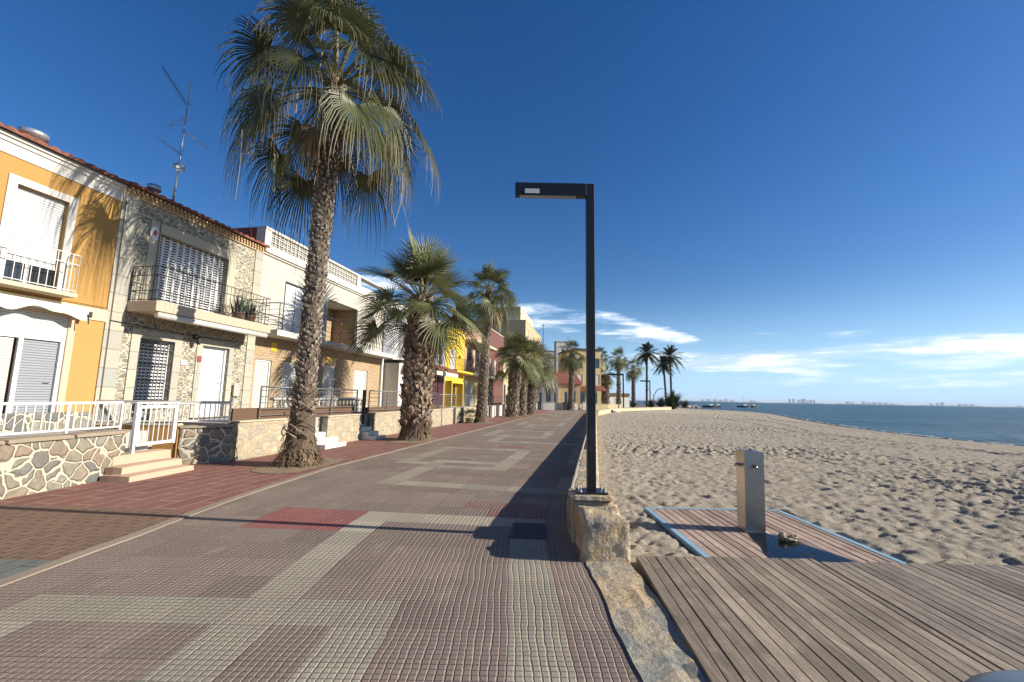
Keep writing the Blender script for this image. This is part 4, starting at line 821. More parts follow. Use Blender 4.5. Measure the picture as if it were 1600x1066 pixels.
# houses facing the camera at the bend: local frame with +x toward camera
def facing(name,label,x0,y0,x1,y1,h,wm,holes=(),d=7.,roof='flat',rm=None,cat='house',shm=None,rh=.15):
    """front wall runs from (x0,y0) to (x1,y1), facing the camera side"""
    v=Vector((x1-x0,y1-y0,0)); L=v.length; rz=math.atan2(v.y,v.x)-PI/2
    H=thing(name,label,cat,(x0,y0,0),rz)
    MB().wall(0,L,0,h,holes,.14).build('wall',wm,H); MB().box(-d,-.19,.01,L-.01,0,h-.01).build('body',wm,H)
    for q in holes:
        mat=q[4] if len(q)>4 else (shm or m_glass); wdw=fill(H,'window' if q[2]>.5 else 'door',*q[:4],-.08,mat)
        MB().box(-.081,-.04,q[0],q[0]+.07,q[2],q[3]).box(-.081,-.04,q[1]-.07,q[1],q[2],q[3]).box(-.081,-.04,q[0],q[1],q[3]-.07,q[3]).build('frame',m_wpaint,wdw)
    if roof=='flat': MB().box(-d,.12,-.05,L+.05,h,h+rh).build('roof',rm or m_white,H)
    else:
        z=h; m=MB(); e=.3; r=roof
        m.add([(e,-e,z),(e,L+e,z),(-d/2,L+e,z+r),(-d/2,-e,z+r),(-d-e,-e,z),(-d-e,L+e,z),(e,-e,z-.12),(e,L+e,z-.12),(-d-e,-e,z-.12),(-d-e,L+e,z-.12)],[(0,1,2,3),(3,2,5,4),(6,7,1,0),(9,8,4,5),(7,9,5,2,1),(8,6,0,3,4),(6,8,9,7)]); m.build('roof',rm or m_tile,H)
    return H
facing('white_bungalow','low white bungalow with tall windows at the bend behind the clump of palms',3.6,68.2,7.3,68.0,3.9,m_white,[(.7,1.2,1.0,2.6),(1.7,2.6,1.,3.4),(3.0,3.4,1.,2.6)])
facing('ochre_house','ochre bungalow with a sloping terracotta roof left of the tall bend palm',7.4,69.0,10.9,69.4,4.0,m_ochre,[(.9,1.5,1.,2.7),(2.1,2.8,1.,3.)],roof=2.0,d=9.)
H=facing('yellow_apartments','pale yellow apartment house with brown ground floor canopy behind the lamp post',10.9,77.,15.9,78.,10.2,m_dkyel,[(.8+1.6*i,1.7+1.6*i,4.2+2.9*k,6.+2.9*k,m_glass if (i+k)%2 else m_shutcream) for i in range(3) for k in range(2)]+[(.8,2.2,.8,2.9),(3,4.4,.8,2.9)],rm=m_iron,rh=.35,d=9.)
MB().add([(0,-.2,4.0),(1.6,-.2,3.2),(1.6,5.6,3.2),(0,5.6,4.0),(0,-.2,3.8),(1.6,-.2,3.05),(1.6,5.6,3.05),(0,5.6,3.8)],[(0,1,2,3),(7,6,5,4),(4,5,1,0),(5,6,2,1),(6,7,3,2)]).build('porch_roof',m_tile,H)
facing('grey_apartments','pale grey flat roofed block with a white stair tower rising behind the palms',5.8,97.,12.6,98.,12.2,m_greypl,[(1.,2.,9.,10.5),(4.,5.,9.,10.5)],d=8.); H=sc.objects[-1] if False else None
T_=facing('stair_tower','small white stair tower on the skyline right of the rooftop antenna',9.6,94.,12.4,94.4,13.9,m_white,[(1.1,1.7,11.4,12.4)],d=2.)
facing('cream_building','cream building end seen just right of the lamp post behind dark palms',15.4,84.,18.,86.,9.6,m_cream,[(.5,1.2,4.,5.6),(.5,1.2,7.,8.4),(1.7,2.3,4.,5.6)],d=6.,roof=1.0,rm=m_lint)
facing('beach_kiosk','low white beach kiosk with a dark brown roof near the end of the promenade',20.9,93.5,25.6,95.5,2.3,m_white,[(1.,1.8,.0,2.0,m_greypl)],d=4.,roof='flat',rm=m_brown,cat='kiosk',rh=.75)
# white low walls, bins at the bend
def lowwall(label,x0,y0,x1,y1,h=1.1,mat=None,n='garden_wall'):
    v=Vector((x1-x0,y1-y0,0)); H=thing(n,label,'wall',(x0,y0,0),math.atan2(v.y,v.x)-PI/2); rough_box(MB(),-.25,0,0,v.length,-.05,h-.08,.5,.004,int(x0*3)).build('wall',mat or m_white,H); MB().box(-.29,.04,-.02,v.length+.02,h-.08,h).build('coping',m_lint,H); return H
lowwall('white garden wall right of the dark box at the bend',4.6,63.4,6.3,63.6,1.15); lowwall('low white wall left of the dark green bin',6.6,64.6,7.5,64.7,1.0)
lowwall('white garden wall just right of the green bin',8.2,65.0,9.9,65.4,1.1)
lowwall('white garden wall right of the bend palm trunk',10.9,67.,12.4,67.4,1.2); lowwall('pale yellow garden wall left of the black lamp post',12.5,69.,15.4,70.,.95,m_dkyel); lowwall('pale yellow garden wall right of the black lamp post',16.2,74.,19.0,76.,.9,m_dkyel)
for x,y,l in ((4.1,63.6,'dark square bin at the left end of the white walls'),(7.8,64.2,'dark green bin between two white walls')):
    t=thing('litter_bin',l,'bin',(x,y,0)); MB().box(-.28,.28,-.25,.25,0,1.0).build('body',m_dgrey,t,bevel=.03); MB().box(-.31,.31,-.28,.28,1.0,1.12).build('lid',m_iron,t,bevel=.02)
# white piers wall section s 26 - 44
for k,(s0,s1,lab) in enumerate(((24.6,25.5,'white wall pier right behind the leaning palm trunk'),(27.2,28.1,'white wall pier beside a dark opening, second past the leaning palm'),(30.,30.9,'white wall pier beside a dark opening, third past the leaning palm'),(32.6,33.6,'white wall pier nearest the clump of three palms'))): ashwall(s0,s1,2.3,lab,.95,mat=m_white)
o=local('green_screen','dark green wind screen panels above the low white wall piers','screen',34.2,2.0); MB().box(-.03,.0,0,7.4,.9,1.9).build('panel',paint('green netting',(.03,.06,.05),.7),o); [MB().box(-.05,.02,2.45*k,2.45*k+.06,.0,1.95).build('post',m_greyrail,o) for k in range(4)]
ashwall(34.2,41.6,2.25,'low white wall under the dark green screen',.88,mat=m_white); ashwall(43.,52.,2.2,'low white wall behind the clump of three palms',.95,mat=m_white)
# beige sea wall at the far bend
def farwall(label,x0,y0,x1,y1): 
    v=Vector((x1-x0,y1-y0,0)); H=thing('beach_wall',label,'wall',(x0,y0,0),-math.atan2(v.x,v.y)); rough_box(MB(),-.35,0,0,v.length,-.3,.42,.6,.012,int(y0)).build('wall',plaster('warm limestone',(.52,.42,.26)),H,True); MB().box(-.37,.02,0,v.length,.43,.47).build('coping',m_lint,H); return H
farwall('first pale beach wall stretch ending at the small steps',8.95,45.2,12.9,57.0); farwall('long pale beach wall stretch running out to the bushy plants',13.1,50.6+8.2,30.4,83.6)
o=thing('beach_steps','small concrete steps through the beach wall','steps',(12.9,57.1,0),-R(30)); [MB().box(-.4,.3+.25*k,0.05,1.4,-.3,.32-.13*k).build('step',m_greypl,o) for k in range(3)]
# ------------------------------------------------------------------ palms
def leafmat(name,tr=.22,rough=.45):
    g=G(name,rough,.35); vc=g.n('ShaderNodeVertexColor','Color',{'layer_name':'Col'}); n1=g.noise(g.co(),3,3)
    c=g.mix(g.mr(n1,.3,.7,0,.4),vc,g.mix(1.,vc,(.55,.6,.5),'MULTIPLY')); g.col(c)
    t=g.n('ShaderNodeBsdfTranslucent',0,Color=c); mx_=g.t.nodes.new('ShaderNodeMixShader'); mx_.inputs[0].default_value=tr
    g.t.links.new(g.b.outputs[0],mx_.inputs[1]); g.t.links.new(t,mx_.inputs[2]); g.t.links.new(mx_.outputs[0],g.t.nodes['Material Output'].inputs[0]); return g.m
m_leaf=leafmat('palm leaf'); m_dry=leafmat('dry palm leaf',.12,.8)
g=G('palm trunk',.92,.15); vc=g.n('ShaderNodeVertexColor','Color',{'layer_name':'Col'}); n1=g.noise(g.co(scale=(1,1,.35)),22,5,.7); n2=g.noise(g.co(scale=(1,1,3.)),7,4,.6)
g.col(g.mix(g.mr(n1,.35,.7,0,.65),vc,g.mix(1.,vc,(.35,.32,.30),'MULTIPLY'))); g.bump(g.math('ADD',n1,n2),.02); m_trunk=g.m
class CM(MB):
    def __init__(s): super().__init__(); s.cols=[]
    def addc(s,vs,fs,cs): s.add(vs,fs); s.cols.extend(cs)
def lerp(a,b,t): return tuple(x+(y-x)*t for x,y in zip(a,b))
Z3=np.array([0,0,1.])
GREEN=(.085,.10,.034); GREEN2=(.19,.20,.085); TAN=(.36,.27,.13); DEAD=(.25,.17,.085); DEAD2=(.36,.27,.15)
def fan_frond(cm,hub,az,el,pl,r,nl,droop,rnd,dead=False,segs=5,pbend=.25,col=None,fold=True,spread=2.2,nod=0.,tint=1.,solid=.30,tanf=.35):
    d=np.array([math.cos(az)*math.cos(el),math.sin(az)*math.cos(el),math.sin(el)])
    pts=[hub+d*pl*t-Z3*pbend*pl*t*t for t in (0,.35,.7,1.)]
    ax=pts[3]-pts[2]; ax/=np.linalg.norm(ax); ax=ax*math.cos(nod)-Z3*math.sin(nod)*(1 if abs(ax[2])<.9 else .5); ax/=np.linalg.norm(ax); side=np.cross(ax,Z3); sl=np.linalg.norm(side)
    side=side/sl if sl>1e-3 else np.array([1.,0,0]); roll=rnd.uniform(-.5,.5); nrm=np.cross(side,ax)
    side,nrm=side*math.cos(roll)+nrm*math.sin(roll),nrm*math.cos(roll)-side*math.sin(roll)
    # petiole: flat strip with a keel
    pc_=(.22,.19,.075) if not dead else (.24,.16,.09); w=.022*r/1.0
    vs=[];fs=[]
    for i,p in enumerate(pts):
        ww=w*(1.5-.7*i/3); vs+=[p-side*ww,p+nrm*ww*.7,p+side*ww,p-nrm*ww*.7]
    for i in range(3):
        for k in range(4): a=i*4+k;b=i*4+(k+1)%4; fs.append((a,b,b+4,a+4))
    cm.addc(vs,fs,[pc_]*len(vs))
    base=pts[3]; gcol=col or lerp(GREEN,GREEN2,rnd.random()**1.3); kcol=rnd.uniform(.6,1.35)*tint
    ts=[0,.28,.5,.72,.88,1.][:segs+1] if segs==5 else [0,.45,.8,1.]
    for i in range(nl):
        ph=-spread+2*spread*(i+.5)/nl; L=r*(.80+.20*math.cos(ph*.7))*rnd.uniform(.9,1.08)
        dd=ax*math.cos(ph)+side*math.sin(ph)+nrm*(.10+.16*abs(math.sin(ph))); dd/=np.linalg.norm(dd)
        sv=-ax*math.sin(ph)+side*math.cos(ph); dphi=2*spread/nl; dr=droop*rnd.uniform(.7,1.35); sw=rnd.uniform(-.12,.12)
        vs=[];cs=[]
        tc=rnd.random()<(tanf if not dead else 1.)
        for t in ts:
            g_=max(0,t-.35); hz=1-.55*min(1,dr)*g_*g_*1.6
            p=base+dd*L*t*hz-Z3*L*dr*(g_**1.6)*1.35+sv*sw*L*g_*g_
            wd=L*t*dphi*.5 if t<=.3 else L*solid*dphi*.5*(1+.25*math.sin((t-.3)/.7*PI))*(1-((t-.3)/.7)**1.6)
            wd=max(wd,.0035)
            up=nrm*wd*.45 if fold else nrm*0
            vs+=[p-sv*wd,p+up,p+sv*wd]
            base_c=(lerp(DEAD,DEAD2,rnd.random()*.6) if dead else gcol)
            c=lerp(base_c,tuple(q/(kcol**.7) for q in TAN) if not dead else DEAD2,max(0,(t-.62)/.38)*(.85 if tc else .25)); cs+=[tuple(x*kcol for x in c)]*3
        fs=[]
        for k in range(len(ts)-1):
            a=k*3; fs+=[(a,a+1,a+4,a+3),(a+1,a+2,a+5,a+4)]
        cm.addc(vs,fs,cs)
def trunk(cm,prof,lean,nb,lb,wb,rnd,tilt=.45,ny=40,n=20,c0=(.11,.08,.06),c1=(.42,.35,.27),z0=0.,fork=True):
    zmax=prof[-1][0]; rz=lambda z: float(np.interp(z,[p[0] for p in prof],[p[1] for p in prof]))
    ctr=lambda z: np.array([lean(z)[0],lean(z)[1],z])
    vs=[];fs=[];cs=[]
    for i in range(ny+1):
        z=zmax*i/ny; r=rz(z); c=ctr(z)
        for k in range(n):
            th=2*PI*k/n; q=1+.09*mnoise.noise((math.cos(th)*2,math.sin(th)*2,z*2.2)); 
            if z<.6: q+=.22*(.6-z)/.6*mnoise.noise((math.cos(th)*3.3,math.sin(th)*3.3,9.))
            vs.append((c[0]+r*q*math.cos(th),c[1]+r*q*math.sin(th),z)); cs.append(lerp(c0,(.20,.145,.095),.5+.5*mnoise.noise((th*2,z*5,3.))))
    for i in range(ny):
        for k in range(n): a=i*n+k;b=i*n+(k+1)%n; fs.append((a,b,b+n,a+n))
    cm.addc(vs,fs,cs)
    ga=2.39996
    for j in range(nb):
        z=z0+(zmax-z0)*(j+rnd.random())/nb; th=j*ga+rnd.uniform(-.15,.15); r=rz(z)*.97; c=ctr(z)
        out=np.array([math.cos(th),math.sin(th),0.]); tan=np.array([-math.sin(th),math.cos(th),0.])
        for sgn in ((-1,1) if fork else (rnd.choice((-1,1)),)):
            tl=tilt*rnd.uniform(.6,1.4); ln=lb*rnd.uniform(.6,1.25); lean_=sgn*rnd.uniform(.25,.75) if fork else rnd.uniform(-.4,.4)
            up=Z3*math.cos(tl)+out*math.sin(tl)+tan*lean_; up/=np.linalg.norm(up)
            p=c+out*r*.96+tan*(-sgn*wb*.25 if fork else 0); sd_=np.cross(up,out); sd_/=np.linalg.norm(sd_); nn_=np.cross(sd_,up)
            w0=wb*rnd.uniform(.35,.6)*(1 if fork else 1.3); w1=w0*rnd.uniform(.35,.8); th_=wb*.16
            q=p+up*ln
            vs=[p-sd_*w0-nn_*th_,p+sd_*w0-nn_*th_,p+sd_*w0+nn_*th_,p-sd_*w0+nn_*th_,q-sd_*w1-nn_*th_*.5,q+sd_*w1-nn_*th_*.5,q+sd_*w1+nn_*th_*.5,q-sd_*w1+nn_*th_*.5]
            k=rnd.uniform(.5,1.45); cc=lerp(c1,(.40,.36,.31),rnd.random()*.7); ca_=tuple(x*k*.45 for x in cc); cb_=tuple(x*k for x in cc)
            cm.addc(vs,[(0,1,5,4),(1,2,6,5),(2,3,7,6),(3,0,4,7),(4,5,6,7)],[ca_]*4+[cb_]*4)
def fan_palm(label,x,y,hubz,top,prof,R_,nlive,ndead,nl,seed,group='fan palms along the promenade',droop=.45,lean=(0,0),elr=(78,-35),nb=300,lb=.2,wb=.12,segs=5,tall=1.,skirt=0,pk=.50,rk=.53,nod=(.1,.35),tint=1.05,tanf=.35,ny=40,z0=.2,fork=True,tilt=.45,dl=None,ddz=1.,c1=(.40,.33,.25)):
    rnd=random.Random(seed); T=thing('fan_palm',label,'palm tree',(x,y,0),0,group)
    lf=lambda z:(lean[0]*(z/hubz)**1.3,lean[1]*(z/hubz)**1.3)
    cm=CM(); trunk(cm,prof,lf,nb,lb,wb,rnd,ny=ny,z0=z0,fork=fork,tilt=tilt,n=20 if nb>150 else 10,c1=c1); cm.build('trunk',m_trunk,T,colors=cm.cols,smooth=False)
    hub=np.array([lean[0],lean[1],hubz]); cm=CM(); ga=2.39996; rest=[]
    for k in range(nlive):
        f=k/max(1,nlive-1); el=R(elr[0]+(elr[1]-elr[0])*f**.85+rnd.uniform(-8,8)); az=k*ga+rnd.uniform(-.25,.25)
        q=R_*rnd.uniform(.88,1.1)*(tall if el>.9 else 1.)
        fan_frond(cm,hub+np.array([0,0,-.35*f*R_/2.6]),az,el,q*pk*rnd.uniform(.85,1.12),q*rk*rnd.uniform(.85,1.1),nl,droop*(.35+.9*f),rnd,False,segs,pbend=.12+.35*f,fold=segs==5,nod=nod[0]+(nod[1]-nod[0])*f,tint=tint,tanf=tanf)
    cm.build('crown',m_leaf,T,colors=cm.cols)
    if ndead:
        cm=CM()
        for k in range(ndead):
            az=k*ga*1.7+rnd.uniform(-.4,.4); el=R(rnd.uniform(-35,-78)); q=R_*(dl or .75)*rnd.uniform(.7,1.1)
            fan_frond(cm,hub+np.array([0,0,-.30-rnd.random()*.5*ddz]),az,el,q*.42,q*.5,max(10,nl*2//3),1.1,rnd,True,segs,pbend=.4,fold=False)
        cm.build('dry_fronds',m_dry,T,colors=cm.cols)
    return T
P1prof=[(0,.47),(.12,.40),(.35,.34),(.7,.30),(1.0,.27),(1.3,.24),(2.,.21),(3.5,.20),(6.,.205),(8.4,.26),(9.45,.20)]
T1=fan_palm('tallest fan palm in front with a shaggy drooping crown and slender rough trunk',-4.77,10.16,9.45,11,P1prof,3.0,36,3,50,11,droop=1.0,lean=(.20,0),elr=(78,-30),pk=.56,rk=.50,nod=(.35,1.0),tanf=.7,tint=.62,nb=760,lb=.11,wb=.085,z0=1.1,tilt=.55,dl=.8,ny=70)
# old dry threads hanging out of the crown, and fibrous base of the tallest palm
rnd=random.Random(5); cm=CM()
for k in range(90):
    az=rnd.uniform(0,2*PI); rr=rnd.uniform(.3,2.2)*(1 if rnd.random()<.6 else .9); z=8.9+rnd.uniform(-1.2,.8)-.45*rr; ln=rnd.uniform(.4,1.5); p=np.array([.14+rr*math.cos(az),rr*math.sin(az),z]); dx=rnd.uniform(-.18,.18); w=rnd.uniform(.004,.010)
    vs=[]; 
    for t in (0,.3,.6,1.): q=p+np.array([dx*t*t*1.5+.02*math.sin(t*5+k),0,-ln*t]); vs+=[q-np.array([w*(1.1-t),0,0]),q+np.array([w*(1.1-t),w,0])]
    c=lerp(DEAD,(.5,.40,.24),rnd.random()); cm.addc(vs,[(2*i,2*i+1,2*i+3,2*i+2) for i in range(3)],[c]*8)
cm.build('dead_strands',m_dry,T1,colors=cm.cols)
cm=CM(); m2=CM()
for k in range(420):
    th=rnd.uniform(0,2*PI); z=abs(rnd.gauss(0,.35)); r=float(np.interp(z,[0,.35,1.],[.56,.40,.31])); ln=rnd.uniform(.06,.26)
    out=np.array([math.cos(th),math.sin(th),0]); tn=np.array([-math.sin(th),math.cos(th),0]); p=out*r*.93+Z3*z; d=-Z3*rnd.uniform(.3,1)+out*rnd.uniform(.1,.5)+tn*rnd.uniform(-.7,.7); d/=np.linalg.norm(d); w=rnd.uniform(.006,.022)
    c=lerp((.30,.21,.11),(.14,.10,.07),rnd.random()); cm.addc([p-tn*w,p+tn*w,p+d*ln+tn*w*.3,p+d*ln-tn*w*.3+out*.01],[(0,1,2,3)],[c]*4)
for k in range(34):   # long broken leaf stalks wrapped round the lower trunk
    th=rnd.uniform(0,2*PI); z=rnd.uniform(.55,1.7); r=float(np.interp(z,[.5,1.,1.7],[.37,.32,.27])); sg_=rnd.choice((-1,1)); ln=rnd.uniform(.25,.5); vs=[]; w=rnd.uniform(.010,.024)
    for t in (0,.25,.5,.75,1.):
        a_=th+sg_*t*ln/r*.8; o_=np.array([math.cos(a_),math.sin(a_),0]); q=o_*(r+.015+.03*t)+Z3*(z+ln*.55*t); vs+=[q-Z3*w,q+Z3*w,q+o_*.02]
    c=lerp((.36,.30,.22),(.22,.15,.10),rnd.random()); cm.addc(vs,[f_ for i in range(4) for f_ in ((3*i,3*i+3,3*i+4,3*i+1),(3*i+1,3*i+4,3*i+5,3*i+2),(3*i+2,3*i+5,3*i+3,3*i))],[c]*15)
cm.build('fibrous_base',m_trunk,T1,colors=cm.cols)
P2prof=[(0,.62),(.15,.56),(.5,.50),(1.,.45),(1.6,.46),(2.6,.47),(3.6,.44),(4.7,.36),(5.3,.25)]
T2=fan_palm('stout fan palm with a thick shaggy trunk and full spiky crown, second from the camera',-3.50,16.39,5.3,8,P2prof,2.95,34,2,38,21,droop=.34,lean=(.03,0),elr=(88,-12),nb=470,lb=.27,wb=.17,z0=.45,tilt=.6,dl=.8,c1=(.42,.29,.18))
rnd=random.Random(8); cm=CM()
for k in range(300):
    th=rnd.uniform(0,2*PI); z=rnd.uniform(.0,.95); r=.50+.05*(z<.3); ln=rnd.uniform(.15,.5)*min(1,z+.3); out=np.array([math.cos(th),math.sin(th),0]); tn=np.array([-math.sin(th),math.cos(th),0]); p=out*r*.92+Z3*z; d=-Z3+out*rnd.uniform(.2,.75)+tn*rnd.uniform(-.4,.4); d/=np.linalg.norm(d); ln=min(ln,max(.05,(z)/abs(d[2]))); w=rnd.uniform(.015,.045)
    c=lerp((.22,.14,.09),(.09,.06,.045),rnd.random()); cm.addc([p-tn*w,p+tn*w,p+d*ln+tn*w*.4,p+d*ln-tn*w*.4],[(0,1,2,3)],[c]*4)
cm.build('fibrous_base',m_trunk,T2,colors=cm.cols)
slim=lambda h,r0,r1:[(0,r0*1.5),(.3,r0*1.2),(1.2,r0),(h*.6,r1),(h*.95,r1*1.15),(h,r1*.8)]
fan_palm('thin leaning fan palm with a high ragged crown, third from the camera',-1.85,28.13,8.6,10.7,slim(8.6,.33,.25),2.35,30,6,26,31,droop=.7,lean=(.30,0),elr=(84,-30),nb=330,lb=.15,wb=.12,segs=5,dl=.9,z0=.3)
fan_palm('stout low fan palm with shaggy trunk, first of the clump of three',.12,37.33,5.2,8,[(0,.56),(.4,.52),(1.4,.45),(3.4,.50),(4.6,.42),(5.2,.3)],2.75,34,2,24,41,droop=.45,lean=(.35,0),elr=(84,-20),nb=260,lb=.26,wb=.19,segs=5)
fan_palm('fan palm trunk squeezed between the other two palms of the clump',1.0,40.38,5.5,7.4,[(0,.46),(.4,.42),(1.4,.36),(4.6,.36),(5.5,.3)],2.2,26,8,20,51,droop=.6,lean=(.25,0),elr=(80,-30),nb=180,lb=.24,wb=.17,segs=3)
fan_palm('rightmost palm of the clump of three, pale olive crown spreading right',1.91,43.91,5.3,7.9,[(0,.6),(.5,.54),(1.6,.47),(3.4,.50),(4.6,.42),(5.3,.3)],3.0,36,3,22,61,droop=.6,lean=(.45,0),elr=(82,-40),nb=200,lb=.28,wb=.2,segs=3)
fan_palm('dark fan palm alone in front of the ochre bungalow, just left of the lamp post',8.77,64.58,8.6,10.6,slim(8.6,.42,.34),2.7,34,16,20,71,droop=.8,lean=(.2,0),elr=(80,-50),nb=140,lb=.25,wb=.2,segs=3)
for i,(lab,x,y,hz,R_,r0,dr,sd_) in enumerate((('fan palm showing just right of the black lamp post beside the cream building',16.0,80.,9.6,2.7,.35,.8,82),('low bushy fan palm with a thick dark trunk right of the lamp post',17.30,80.88,6.2,2.7,.75,.6,83),('fan palm with an airy crown over the white kiosk',21.78,89.17,10.2,2.8,.42,.55,84),('fan palm with brown hanging fronds right of the kiosk',29.52,106.3,9.8,3.1,.45,.75,85))):
    fan_palm(lab,x,y,hz,hz+2.5,slim(hz,r0,r0*.8),R_,28,10,18,sd_,droop=dr,elr=(80,-45),nb=90,lb=.35,wb=.3,segs=3,group='fan palms at the far bend')
def date_palm(label,x,y,h,R_,r0,seed,lean=(0,0)):
    rnd=random.Random(seed); T=thing('date_palm',label,'palm tree',(x,y,0),0,'date palms at the end of the promenade'); cm=CM()
    trunk(cm,[(0,r0*1.2),(1,r0),(h*.86,r0*.9),(h*.9,r0*1.5),(h*.97,r0*1.7),(h,r0)],lambda z:(lean[0]*z/h,lean[1]*z/h),60,.3,.2,rnd,ny=16,n=10,c0=(.07,.05,.04),c1=(.14,.10,.07)); cm.build('trunk',m_trunk,T,colors=cm.cols)
    cm=CM(); hub=np.array([lean[0],lean[1],h])
    for k in range(44):
        az=k*2.39996+rnd.uniform(-.2,.2); el=R(82-125*(k/43)**.9+rnd.uniform(-6,6)); L=R_*rnd.uniform(.9,1.1); d=np.array([math.cos(az)*math.cos(el),math.sin(az)*math.cos(el),math.sin(el)])
        f=lambda t: hub+d*L*t-Z3*L*.42*t*t*(.5+.5*math.cos(el)); col=lerp((.035,.045,.018),(.06,.07,.025),rnd.random())
        for i in range(22):
            t=.12+.88*i/22; p=f(t); ax=f(t+.03)-p; ax/=np.linalg.norm(ax); sd=np.cross(ax,Z3); sd/=max(1e-6,np.linalg.norm(sd)); ll=L*.27*math.sin(PI*min(1,t*.9+.12))**.6
            for s_ in (-1,1):
                tip=p+(sd*s_*.75+ax*.9+Z3*(.2-.5*rnd.random()))*ll; w=.10
                cm.addc([p-ax*w,p+ax*w*1.4,tip],[(0,1,2)],[col]*3)
        pts=[f(t) for t in (0,.33,.66,1)]; vs=[]
        for p in pts: vs+=[p-Z3*.03,p+Z3*.03]
        cm.addc(vs,[(2*i,2*i+1,2*i+3,2*i+2) for i in range(3)],[(.10,.09,.04)]*8)
    cm.build('crown',m_leaf,T,colors=cm.cols); return T
date_palm('tall single date palm with a thin trunk, highest at the end of the promenade',33.91,110.3,13.6,3.6,.26,5,(.3,0))
date_palm('shorter left palm of the leaning pair of date palms by the beach end',45.98,130.5,12.4,3.6,.30,6,(-.6,0)); date_palm('taller right palm of the pair of date palms by the beach end',53.9,148.,16.6,5.2,.36,7,(-.2,0))
# palm pits
m_dirt=plaster('planting pit dirt',(.27,.20,.125),.3,.95,.02); 
def pit(x,y,rx,ry,seed,L=None):
    m=MB(); n=30; c=len(m.v); ring=[]
    for k in range(n):
        a_=2*PI*k/n; q=1+.16*mnoise.noise((math.cos(a_)*2+seed,math.sin(a_)*2,1.)); ex=abs(math.cos(a_))**.6*math.copysign(1,math.cos(a_)); ey=abs(math.sin(a_))**.6*math.copysign(1,math.sin(a_)); lx=ex*rx*q; ly=ey*ry*q
        ring.append((x+lx*CA+ly*SA,y-lx*SA+ly*CA))
    vs=[(x,y,.05)]+[(x+(px-x)*.6,y+(py-y)*.6,.03+.015*mnoise.noise((px*3,py*3,1))) for px,py in ring]+[(px,py,.0135) for px,py in ring]
    fs=[(0,1+k,1+(k+1)%n) for k in range(n)]+[(1+k,1+n+k,1+n+(k+1)%n,1+(k+1)%n) for k in range(n)]; m.add(vs,fs); tag(m.build('planting_pit',m_dirt,smooth=True),kind='structure')
pit(-4.72,10.2,.60,1.15,1); pit(-3.5,16.3,.66,1.2,2); pit(-1.7,28.1,.7,1.0,3); pit(.15,37.4,.8,1.1,4); pit(1.0,40.4,.7,1.,5); pit(1.95,43.9,.8,1.,6)
# dry straw litter round the pits
rnd=random.Random(12); cm=CM()
for k in range(500):
    px,py,sx=((-4.35,10.1,.6),(-3.2,16.3,.6))[k%2]; x=px+rnd.gauss(0,.38); y=py+rnd.gauss(0,.55); a_=rnd.uniform(0,PI); l=rnd.uniform(.03,.14); w=.004; c_,s_=math.cos(a_)*l,math.sin(a_)*l; z=.03+rnd.random()*.02
    cm.addc([(x-s_*w/l,y+c_*w/l,z),(x+s_*w/l,y-c_*w/l,z),(x+c_,y+s_,z+rnd.uniform(-.01,.03))],[(0,1,2)],[lerp((.45,.34,.18),(.22,.16,.09),rnd.random())]*3)
tag(cm.build('straw_litter',m_dry,colors=cm.cols),'dry straw and fibre scattered round the palm feet','litter',kind='stuff')
# small palm plant + pot by the third palm
PP=thing('potted_palm','small young fan palm in a pale pot against the wall left of the leaning palm','plant',(-2.55,27.7,0)); MB().lathe([(.2,0),(.27,.3),(.29,.32),(.26,.33)],14).build('pot',m_lint,PP,True)
cm=CM(); rnd=random.Random(4)
for k in range(16): fan_frond(cm,np.array([0,0,.4]),k*2.4,R(75-80*k/15),.45,.42,16,.3,rnd,False,3,fold=False)
cm.build('leaves',m_leaf,PP,colors=cm.cols)
def spiky(name,label,loc,n,h,sp,seed,col=(.05,.07,.035),pot=True,cat='plant',group=None):
    rnd=random.Random(seed); T=thing(name,label,cat,loc,0,group); cm=CM()
    for k in range(n):
        az=rnd.uniform(0,2*PI); el=R(rnd.uniform(35,88)); L=h*rnd.uniform(.6,1.1); d=np.array([math.cos(az)*math.cos(el)*sp,math.sin(az)*math.cos(el)*sp,math.sin(el)]); sd=np.array([-math.sin(az),math.cos(az),0]); p0_=np.array([rnd.uniform(-.1,.1),rnd.uniform(-.1,.1),.2 if pot else 0.]); vs=[];w=h*.045
        for t in (0,.4,.75,1.): q=p0_+d*L*t-Z3*.25*L*t*t; vs+=[q-sd*w*(1-t*.95),q+sd*w*(1-t*.95)]
        c=tuple(x*rnd.uniform(.6,1.5) for x in col); cm.addc(vs,[(2*i,2*i+1,2*i+3,2*i+2) for i in range(3)],[c]*8)
    cm.build('leaves',m_leaf,T,colors=cm.cols)
    if pot: MB().lathe([(.11,0),(.15,.2),(.16,.22),(.14,.23)],12).build('pot',m_brown,T,True)
    return T
spiky('balcony_plant','spiky dark potted plant at the right end of the stone house balcony',P(2.55,.55,3.67),46,.75,.8,3); spiky('balcony_plant','second spiky potted plant beside the corner of the stone house balcony rail',P(3.05,.5,3.67),40,.65,.8,4)
spiky('yucca_bush','big dark spiky bush at the very end of the beach wall',(31.8,86.8,-.1),190,5.0,.9,9,(.035,.05,.022),False,'bush')
for k,(x,y,s_,l) in enumerate(((29.5,93,1.6,'dark low bush left of the lone tall date palm foot'),(34.,100,2.0,'dark rounded bush right of the lone tall date palm'),(38,104,1.6,'low dark bush under the forked lamp'),(42.5,108,1.7,'low dark bush left of the pair of date palms'),(26.8,97,1.2,'small dark bush right of the kiosk'))): spiky('bush',l,(x,y,0),130,s_*1.7,1.1,20+k,(.03,.04,.02),False,'bush','bushes at the end of the promenade')
